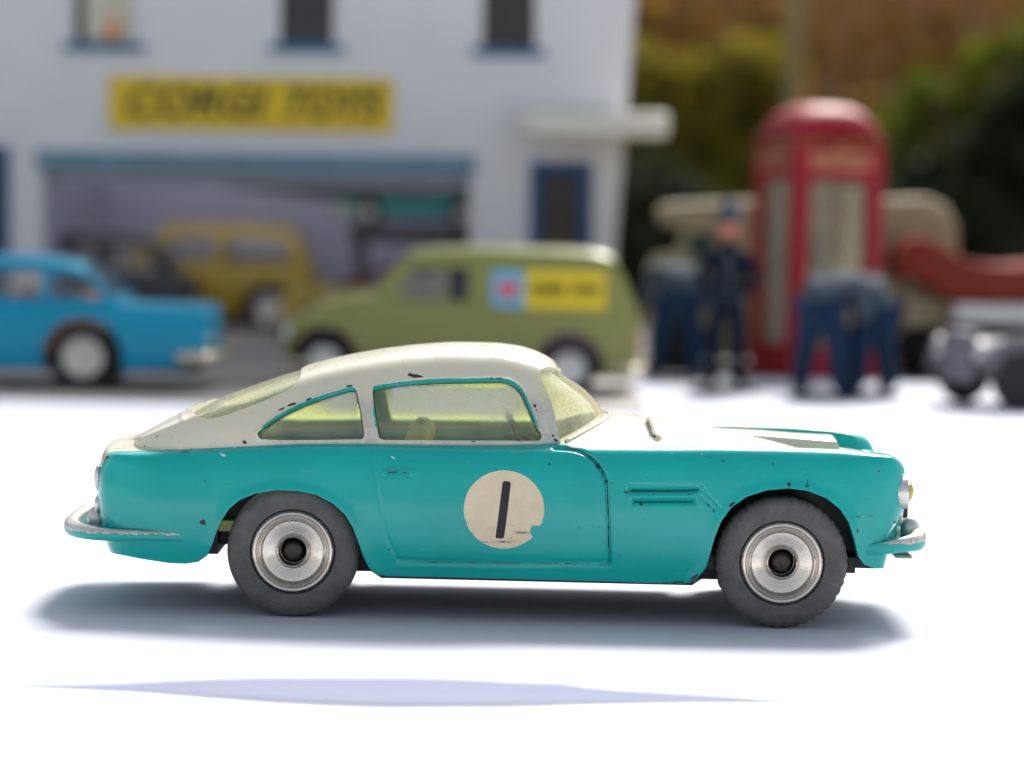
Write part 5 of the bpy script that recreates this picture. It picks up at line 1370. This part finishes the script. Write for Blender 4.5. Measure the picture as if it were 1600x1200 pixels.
toy_car('show_car', 'yellow toy car with maroon roof in the shop behind the van bonnet', (xk + 12, YB + 50, 0), math.pi, {**e5, 'roof': [(-30, 17.8), (-26, 22), (-20, 24.5), (-8, 25), (4, 24.4), (9, 22.5), (18, 18.4)], 'windows': [[(-24, 19), (-21.5, 22.6), (-10, 23), (-9, 19)], [(-7, 19), (-7, 23), (3, 22.8), (7, 21), (9.5, 19)]]})

# ------------------------------------------------------------------ phone box
gx_, gy_ = ground(1272, 592)
box = empty('phone_box', (gx_ + 1, gy_ + 13, 0), 'red toy telephone box standing behind the policeman', 'phone box', rz=math.radians(20))
m_boxred = paint('phone_box_red', (0.30, 0.002, 0.010, 1), 0.5, 0.08, 0.06, coat=0.0)
m_milky = plastic_window('milky_pane', (0.85, 0.82, 0.83, 1), 0.25, 0.0)
hw, hz0, hz1 = 13.3, 9.0, 54.0
MB().box(-hw - .6, hw + .6, -hw - .6, hw + .6, 0, 3, .3).box(-hw, hw, -hw, hw, 2.99, hz0, .3).build('plinth', m_boxred, box)
for a in (-1, 1):
    for b in (-1, 1): MB().box(a * hw - (4.6 if a > 0 else 0), a * hw + (4.6 if a < 0 else 0), b * hw - (4.6 if b > 0 else 0), b * hw + (4.6 if b < 0 else 0), hz0, hz1, .4).build('corner_post', m_boxred, box)
MB().box(-hw, hw, -hw, hw, hz1, 63.5, .4).build('head', m_boxred, box)
dome = MB(); n_ = 24
Vd = []
for i in range(n_ + 1):
    for j in range(n_ + 1):
        a, b = -1 + 2 * i / n_, -1 + 2 * j / n_
        Vd.append((a * hw, b * hw, 63.4 + 4.2 * (1 - a * a) ** .5 * .55 + 4.2 * (1 - b * b) ** .5 * .55 + 6.5 * max(0, (1 - a ** 4) * (1 - b ** 4)) ** .6))
dome.add(Vd, [(i * (n_ + 1) + j, (i + 1) * (n_ + 1) + j, (i + 1) * (n_ + 1) + j + 1, i * (n_ + 1) + j + 1) for i in range(n_) for j in range(n_)])
dome.build('roof', m_boxred, box, smooth=True)
m_strip = paint('faded_sign_strip', (0.52, 0.20, 0.10, 1), 0.5, 0.15, 0.2, coat=0)
for k, nm in enumerate('front left back right'.split()):
    R = Matrix.Rotation(-k * math.pi / 2, 4, 'Z')
    e = bpy.data.objects.new('window', None)
    p = MB().box(-hw + 4.6, hw - 4.6, -hw + 1.2, -hw + 1.7, hz0, hz1).build('window', m_milky, box); p.data.transform(R)
    g = MB()
    for i in range(1, 6): g.box(-hw + 4.6, hw - 4.6, -hw + .8, -hw + 1.15, hz0 + (hz1 - hz0) * i / 6 - .22, hz0 + (hz1 - hz0) * i / 6 + .22)
    g.build('glazing_bars', m_milky, p).data.transform(R)
    st_ = MB().box(-9, 9, -hw - .35, -hw + .3, 57.2, 61.2, .1).build('sign_strip', m_strip, box); st_.data.transform(R)
    tx = text_mesh('strip_lettering', 'TELEPHONE', 3.0, m_signink, st_, (0, -hw - .45, 59.2), bold=.02, depth=.06); tx.data.transform(R)
    cr_ = MB().prism([(-1.3, 62.0), (1.3, 62.0), (1.7, 63.8), (.8, 63.0), (0, 64.2), (-.8, 63.0), (-1.7, 63.8)], -hw - .3, -hw + .2).build('crown_emblem', m_strip, box); cr_.data.transform(R)
m_purple = paint('purple_phone', (0.045, 0.025, 0.10, 1), 0.5, 0.1, 0.1, coat=0)
MB().box(-6.5, 1.5, -2, 6, 26, 40, 1.5).build('telephone', m_purple, box, angle=40)
MB().box(-hw + 5, hw - 5, hw - 4.2, hw - 3.2, hz0, hz1).build('back_panel', paint('box_back', (0.60, 0.55, 0.53, 1), .7, .1, .1, coat=0), box)

# ------------------------------------------------------------------ toy figures
def skin(name, J, E, R, root_j, mat, parent, sub=2):
    """one continuous body grown over a jointed skeleton; units mm"""
    me = bpy.data.meshes.new(name); names = list(J); ix = {n: i for i, n in enumerate(names)}
    me.from_pydata([J[n] for n in names], [(ix[a], ix[b]) for a, b in E], [])
    o = bpy.data.objects.new(name, me); C.objects.link(o)
    sm = o.modifiers.new('s', 'SKIN'); sm.use_smooth_shade = True; sm.branch_smoothing = .4
    for n in names:
        sv = me.skin_vertices[0].data[ix[n]]; sv.radius = R[n] if isinstance(R[n], tuple) else (R[n], R[n]); sv.use_root = n == root_j
    ss = o.modifiers.new('u', 'SUBSURF'); ss.levels = sub; ss.render_levels = sub
    dg = bpy.context.evaluated_depsgraph_get(); m2 = bpy.data.meshes.new_from_object(o.evaluated_get(dg))
    bpy.data.objects.remove(o); m2.transform(Matrix.Scale(MM, 4)); m2.name = name; m2.materials.clear(); m2.materials.append(mat)
    for p in m2.polygons: p.use_smooth = True
    q = bpy.data.objects.new(name, m2); C.objects.link(q); q.parent = parent
    return q
m_unif = paint('navy_uniform', (0.008, 0.013, 0.030, 1), 0.8, 0.2, 0.3, coat=0, spec=0.1)
m_skin = paint('painted_skin', (0.62, 0.22, 0.16, 1), 0.5, 0.1, 0.5, coat=0)
m_helm = paint('helmet_paint', (0.03, 0.05, 0.075, 1), 0.3, 0.2, 0.3, coat=0.2)
m_denim = paint('overall_blue', (0.016, 0.036, 0.075, 1), 0.9, 0.25, 0.3, coat=0, spec=0.05)
m_jack = paint('grey_jacket', (0.075, 0.095, 0.115, 1), 0.9, 0.25, 0.3, coat=0, spec=0.05)
m_base = paint('figure_base', (0.07, 0.075, 0.08, 1), 0.9, 0.2, 0.3, coat=0, spec=0.05)
m_hair = paint('painted_hair', (0.03, 0.02, 0.015, 1), 0.6, 0.2, 0.3, coat=0)
def head(parent, c, r, yaw=-1, pitch=0.0, mat_hair=None):
    h = MB().ellipsoid((0, 0, 0), (r * .82, r * .92, r * 1.12), 18, 14)
    h.ellipsoid((0, yaw * r * .93, -r * .12), (r * .13, r * .25, r * .24), 8, 6)
    for s_ in (-1, 1): h.ellipsoid((s_ * r * .82, 0, -r * .05), (r * .12, r * .2, r * .28), 8, 6)
    o = h.build('head', m_skin, parent, smooth=True, loc=c); o.rotation_euler = (pitch, 0, 0)
    e = MB()
    for s_ in (-1, 1): e.ellipsoid((s_ * r * .33, yaw * r * .82, r * .14), (r * .11, r * .1, r * .08), 8, 6)
    e.build('eyes', m_hair, o, smooth=True)
    MB().box(-r * .28, r * .28, yaw * r * .86 - .05, yaw * r * .86 + .05, -r * .52, -r * .44).build('mouth', m_maroon, o)
    if mat_hair: MB().ellipsoid((0, -yaw * r * .12, r * .28), (r * .88, r * .95, r * .95), 16, 10).build('hair', mat_hair, o, smooth=True)
    return o
gx_, gy_ = ground(1132, 612)
pol = empty('toy_figure', (gx_, gy_, 0), 'standing toy policeman in dark uniform and tall helmet', 'figure')
MB().lathe([(0, 0), (9.0, 0), (9.0, .9), (8.4, 1.3), (0, 1.3)], 28).build('base', m_base, pol, angle=40)
J = dict(pel=(0, 0, 22.5), hl=(-2.4, 0, 21.5), hr=(2.4, 0, 21.5), kl=(-3.0, -.4, 12), kr=(3.0, -.2, 12), al=(-3.3, .3, 3.2), ar=(3.4, .3, 3.2), tl=(-3.9, -3.4, 2.1), tr=(4.0, -3.4, 2.1),
         wa=(0, 0, 25.5), ch=(0, -.2, 31), nk=(0, 0, 36.2), nk2=(0, -.1, 38.4), sl=(-4.6, 0, 34.4), sr=(4.6, 0, 34.4), el=(-7.0, .6, 28.0), er=(7.0, .6, 28.0), wl=(-4.0, -4.2, 24.6), wr=(4.0, -4.2, 24.6))
R_ = dict(pel=(4.0, 3.0), hl=2.7, hr=2.7, kl=2.1, kr=2.1, al=1.7, ar=1.7, tl=1.2, tr=1.2, wa=(3.9, 2.9), ch=(4.6, 3.3), nk=1.8, nk2=1.5, sl=2.1, sr=2.1, el=1.7, er=1.7, wl=1.25, wr=1.25)
E_ = [('pel', 'hl'), ('pel', 'hr'), ('hl', 'kl'), ('hr', 'kr'), ('kl', 'al'), ('kr', 'ar'), ('al', 'tl'), ('ar', 'tr'), ('pel', 'wa'), ('wa', 'ch'), ('ch', 'nk'), ('nk', 'nk2'), ('ch', 'sl'), ('ch', 'sr'), ('sl', 'el'), ('sr', 'er'), ('el', 'wl'), ('er', 'wr')]
skin('uniform', J, E_, R_, 'pel', m_unif, pol)
def hand(parent, c, sx, dirv, size=1.0, mat=None):
    """palm with five separate bent fingers"""
    d = np.array(dirv, float); d /= np.linalg.norm(d); side_ = np.cross(d, (0, 1, 0)); side_ /= np.linalg.norm(side_) + 1e-9; nrm = np.cross(side_, d)
    c = np.array(c, float); m = MB()
    m.tube([c, c + d * 1.1 * size, c + d * 1.9 * size], [.75 * size, .95 * size, .8 * size], 10, flat=(1.15, .6))
    for k, (o_, L) in enumerate(((-.72, 1.35), (-.24, 1.6), (.24, 1.5), (.72, 1.15))):
        p0 = c + d * 1.7 * size + side_ * o_ * size
        m.tube([p0, p0 + d * L * .5 * size, p0 + d * L * .85 * size + nrm * .3 * size, p0 + d * L * size + nrm * .6 * size], [.24 * size, .24 * size, .21 * size, .15 * size], 7)
    p0 = c + d * .5 * size + side_ * .8 * sx * size
    m.tube([p0, p0 + (d * .5 + side_ * sx * .5) * size, p0 + (d * 1.1 + side_ * sx * .55 + nrm * .3) * size], [.3 * size, .27 * size, .18 * size], 7)
    return m.build('hand', mat or m_skin, parent, smooth=True)
hand(pol, (-3.6, -4.5, 24.5), 1, (.8, -.5, -.5), 1.0, m_helm); hand(pol, (3.6, -4.6, 24.3), -1, (-.8, -.5, -.5), 1.0, m_helm)
hd = head(pol, (0, -.4, 41.4), 2.9, -1)
hel = MB().lathe([(0, 6.6), (.55, 6.4), (.6, 5.8), (1.1, 5.6), (2.3, 4.4), (2.9, 2.6), (3.1, .8), (3.75, .25), (3.7, 0), (2.6, 0)], 24, 'z', (0, 0, 1.0)).build('helmet', m_helm, hd, smooth=True)
bg = MB().lathe([(0, .35), (.5, .3), (.8, 0)], 8, 'y', (0, -3.05, 3.6)).build('badge', m_hub, hd)
bt_ = MB()
for i in range(5): bt_.ellipsoid((0, -3.35 + .02 * i, 26.5 + i * 1.9), (.32, .2, .32), 8, 6)
bt_.build('buttons', m_hub, pol, smooth=True)
MB().lathe([(4.15, -.45), (4.3, 0), (4.15, .45)], 24, 'z', (0, 0, 25.2)).build('belt', m_black, pol, smooth=True)

def bent_man(label, px, py, sx=1.0, hue=m_jack, spread=4.4, lean=1.0, rz=0.0, up=0.0):
    a, b = ground(px, py)
    o = empty('toy_figure', (a, b, 0), label, 'figure', 'bending workmen')
    MB().lathe([(0, 0), (8.2, 0), (8.2, .7), (7.8, 1.0), (0, 1.0)], 24).build('base', m_base, o, angle=40)
    sp_ = spread
    J = dict(pel=(.6 * sx, 1.5, 20.5), hl=(-2.4, 1.4, 19.8), hr=(2.8, 1.4, 19.8), kl=(-sp_ + .4, .6, 11.6), kr=(sp_, 1.0, 11.8), al=(-sp_ - .8, 2.0, 3.0), ar=(sp_ + 1.0, 2.2, 3.0), tl=(-sp_ - 1.1, -1.6, 1.9), tr=(sp_ + 1.4, -1.4, 1.9))
    R_ = dict(pel=(4.6, 3.8), hl=3.7, hr=3.7, kl=2.9, kr=2.9, al=2.1, ar=2.1, tl=1.5, tr=1.5)
    skin('trousers', J, [('pel', 'hl'), ('pel', 'hr'), ('hl', 'kl'), ('hr', 'kr'), ('kl', 'al'), ('kr', 'ar'), ('al', 'tl'), ('ar', 'tr')], R_, 'pel', m_denim, o)
    J = dict(he=(.5 * sx, 1.4, 18.6), wa=(.4 * sx, .2, 23.6), ch=(0, -3.6 * lean, 27.2 + up), nk=(-.2 * sx, -8.4 * lean, 27.2), sl=(-5.4, -5.4 * lean, 26.8), sr=(5.4, -5.4 * lean, 26.8), el=(-8.4, -4.2 * lean, 20.0), er=(8.4, -4.2 * lean, 20.0), wl=(-4.0, -9.6 * lean, 16.6), wr=(4.0, -9.6 * lean, 16.6))
    R_ = dict(he=(5.2, 4.6), wa=(5.4, 4.5), ch=(5.9, 4.4), nk=1.8, sl=2.7, sr=2.7, el=1.9, er=1.9, wl=1.3, wr=1.3)
    skin('jacket', J, [('he', 'wa'), ('wa', 'ch'), ('ch', 'nk'), ('ch', 'sl'), ('ch', 'sr'), ('sl', 'el'), ('sr', 'er'), ('el', 'wl'), ('er', 'wr')], R_, 'ch', hue, o)
    head(o, (-.4 * sx, -11.0 * lean, 26.0), 2.7, -1, .6, m_hair)
    hand(o, (-3.4, -9.8 * lean, 16.2), 1, (.5, -.3, -.9)); hand(o, (3.4, -9.8 * lean, 16.2), -1, (-.5, -.3, -.9))
    o.rotation_euler = (0, 0, math.pi + rz); o.scale = (1.06,) * 3
    return o
bent_man('left of the two bent-over workmen before the phone box', 1286, 622, 1.0, m_jack, 4.2, rz=-.55, up=1.2)
bent_man('right of the two bent-over workmen, beside the lorry wheel', 1356, 620, -1.0, m_jack, 4.2, rz=.6)
bent_man('bent-over workman half hidden behind the policeman', 1056, 592, -1.0, m_jack, 4.2)

# ------------------------------------------------------------------ lorry and trailer behind
m_cabc = paint('cab_cream', (0.34, 0.285, 0.16, 1), 0.6, 0.08, 0.06, coat=0.2)
m_grn = paint('dark_green_glass', (0.006, 0.022, 0.016, 1), 0.25, 0.1, 0.1, coat=0.2)
m_rust = paint('red_brown_enamel', (0.20, 0.036, 0.02, 1), 0.7, 0.1, 0.06, coat=0, spec=0.1)
YL = 480.0
def lz_(px, py): return unp(px, py, YL)
lx0, _ = lz_(1010, 500); lx1, _ = lz_(1478, 500)
lor = empty('toy_lorry', ((lx0 + lx1) / 2, YL, 0), 'cream toy lorry mostly hidden behind the red phone box', 'toy lorry')
o_x = (lx0 + lx1) / 2
pr = [(1012, 560), (1008, 470), (1014, 420), (1024, 402), (1060, 396), (1068, 362), (1034, 350), (1028, 330), (1040, 318), (1100, 315), (1200, 312), (1330, 312), (1400, 310), (1440, 308), (1470, 322), (1484, 350), (1486, 400), (1478, 470), (1476, 512), (1476, 545)]
pl = [(unp(a, b, YL)[0] - o_x, unp(a, b, YL)[1]) for a, b in pr]
cabm = MB().prism(pl, -15, 15, 'y').build('cab', m_cabc, lor)
bm = bmesh.new(); bm.from_mesh(cabm.data)
bmesh.ops.bevel(bm, geom=[e for e in bm.edges if len(e.link_faces) == 2 and abs(e.verts[0].co.y - e.verts[1].co.y) < 1e-5], offset=2.0 * MM, segments=3, affect='EDGES', profile=.5)
bm.to_mesh(cabm.data); bm.free()
for f in cabm.data.polygons: f.use_smooth = False
def lrect(x0, x1, y0, y1):
    a, d = lz_(x0, y0); b, c = lz_(x1, y1); return a - o_x, b - o_x, c, d
r_ = lrect(1072, 1112, 362, 402); MB().box(r_[0], r_[1], -15.6, -14.9, r_[2], r_[3], .2).build('side_window', m_grn, lor)
r_ = lrect(1072, 1112, 362, 402); MB().box(r_[0], r_[1], 14.9, 15.6, r_[2], r_[3], .2).build('side_window', m_grn, lor)
r_ = lrect(1402, 1472, 458, 508); MB().box(r_[0], r_[1], -17.2, -14.5, r_[2], r_[3], .8).build('fuel_tank', paint('tank_cream', (0.62, 0.55, 0.32, 1), .35, .05, .1), lor)
for a in (1065, 1425):
    xw_, _ = lz_(a, 555)
    for sgn in (-1, 1): toy_wheel(lor, xw_ - o_x, sgn * 15.5, 7.2, 4.5, sgn, m_steel, .55)
    MB().tube([(xw_ - o_x, -13, 7.2), (xw_ - o_x, 13, 7.2)], .8, 8).build('axle', m_steel, lor)
MB().box(pl[0][0] + 1, pl[-1][0] - 1, -8, 8, 5, 11).build('chassis', m_black, lor)
YT = 462.0
tr0, _ = unp(1390, 430, YT)
trl = empty('toy_trailer', (tr0 + 40, YT, 0), 'red brown toy trailer with curved neck running off the right edge', 'toy trailer')
tp = [(1384, 408), (1392, 388), (1406, 374), (1424, 368), (1444, 373), (1470, 390), (1500, 405), (1530, 412), (1570, 414), (1640, 408), (1760, 404), (1760, 470), (1478, 470), (1455, 458), (1432, 440), (1412, 432), (1394, 434)]
pl = [(unp(a, b, YT)[0] - tr0 - 40, unp(a, b, YT)[1]) for a, b in tp]
tb_ = MB().prism(pl, -17, 17, 'y').build('bed', m_rust, trl)
bm = bmesh.new(); bm.from_mesh(tb_.data)
bmesh.ops.bevel(bm, geom=[e for e in bm.edges if len(e.link_faces) == 2 and abs(e.verts[0].co.y - e.verts[1].co.y) < 1e-5], offset=1.6 * MM, segments=3, affect='EDGES', profile=.5)
bm.to_mesh(tb_.data); bm.free()
a_, b_ = unp(1478, 474, YT); c_, d_z = unp(1758, 506, YT)
MB().box(a_ - tr0 - 40, c_ - tr0 - 40, -16.2, 16.2, d_z, pl[12][1] - .05, .6).build('chassis_rail', m_silver, trl)
MB().box(a_ - tr0 - 36, c_ - tr0 - 42, -11, 11, 7.5, d_z - .05, .4).build('underframe', m_dwood, trl)
for a in (1502, 1552, 1690, 1740):
    xw_, _ = unp(a, 550, YT)
    for sgn in (-1, 1): toy_wheel(trl, xw_ - tr0 - 40, sgn * 16.5, 7.2, 4.5, sgn, m_steel, .55)
    MB().tube([(xw_ - tr0 - 40, -14, 7.2), (xw_ - tr0 - 40, 14, 7.2)], .8, 8).build('axle', m_steel, trl)

# ------------------------------------------------------------------ open grey tourer at the right edge
gx_, gy_ = ground(1560, 640)
tou = empty('toy_tourer', (gx_ + 25, gy_ + 18, 0), 'mottled grey open toy tourer cut off by the right edge', 'toy car', rz=math.radians(200))
m_tg = paint('gunmetal_enamel', (0.10, 0.10, 0.125, 1), 0.4, 0.25, 0.1, coat=0.1, dirt=((0.03, 0.022, 0.02, 1), .52))
m_tgl = paint('pale_silver_enamel', (0.17, 0.17, 0.20, 1), 0.6, 0.2, 0.1, coat=0, dirt=((0.05, 0.035, 0.03, 1), .5))
tub_o = [(-34, 6), (-34, 17), (-30, 19.5), (-8, 19), (6, 17.5), (6, 6)]
MB().prism(tub_o, -11, -9.6, 'y').build('side_panel', m_tg, tou); MB().prism(tub_o, 9.6, 11, 'y').build('side_panel', m_tg, tou)
MB().box(-34, 6, -9.6, 9.6, 5, 7).box(-34, -32.5, -9.6, 9.6, 7, 18.5).box(4.5, 6, -9.6, 9.6, 7, 17.5).build('floor', m_tg, tou)
bo = MB(); secs = []
for i in range(13):
    x = 6 + i * 2.4; w_ = 9.6 - .22 * i
    secs.append([(x, w_ * math.cos(a), 8 + (9.6 - .12 * i) * math.sin(a) ** .8) for a in np.linspace(0, math.pi, 15)])
Vb = [p for s_ in secs for p in s_]; Fb = [(i * 15 + j, (i + 1) * 15 + j, (i + 1) * 15 + j + 1, i * 15 + j + 1) for i in range(12) for j in range(14)]
bo.add(Vb, Fb + [tuple(range(15)), tuple(12 * 15 + j for j in range(15))[::-1]]); bo.build('bonnet', m_tgl, tou, angle=50)
rd = MB().box(35, 37.5, -7, 7, 6, 18.2, .8).build('radiator', m_tgl, tou, angle=40)
for k in (0, 1):
    xs_ = (-6, -24)[k]
    se = MB().box(xs_ - 5, xs_ + 4, -9, 9, 7, 12, 1).build('seat', m_orange, tou, angle=50); MB().box(xs_ - 7, xs_ - 4.6, -9, 9, 11, 21.5, 1).build('seat_back', m_orange, se, angle=50)
MB().box(3.6, 4.4, -9.5, -8.9, 17.5, 27).box(3.6, 4.4, 8.9, 9.5, 17.5, 27).box(3.6, 4.4, -9.5, 9.5, 27, 27.6).build('windscreen_frame', m_silver, tou)
MB().box(3.85, 4.15, -8.9, 8.9, 18, 27).build('windscreen', m_clear, tou)
for wx in (-24, 27):
    for sgn in (-1, 1):
        toy_wheel(tou, wx, sgn * 15.2, 7.0, 3.4, sgn, m_steel, .5)
        gd = []
        for a in np.linspace(math.radians(8), math.radians(190), 20): gd.append((wx + 8.6 * math.cos(a), sgn * 13.2, 7.0 + 8.6 * math.sin(a)))
        MB().tube(gd, .8, 8, flat=(3.0, .6)).build('mudguard', m_tgl, tou, smooth=True)
    MB().tube([(wx, -13, 7.0), (wx, 13, 7.0)], .7, 8).build('axle', m_steel, tou)
for sgn in (-1, 1):
    MB().box(-14, 17, sgn * 13.2 - 2.2, sgn * 13.2 + 2.2, 5.2, 6.0, .2).build('running_board', m_tg, tou)
    MB().lathe([(0, 1.2), (2.2, 1.0), (2.4, 0), (1.6, -2), (0, -2.8)], 18, 'x', (36, sgn * 10, 14)).build('headlamp', m_silver, tou, smooth=True)
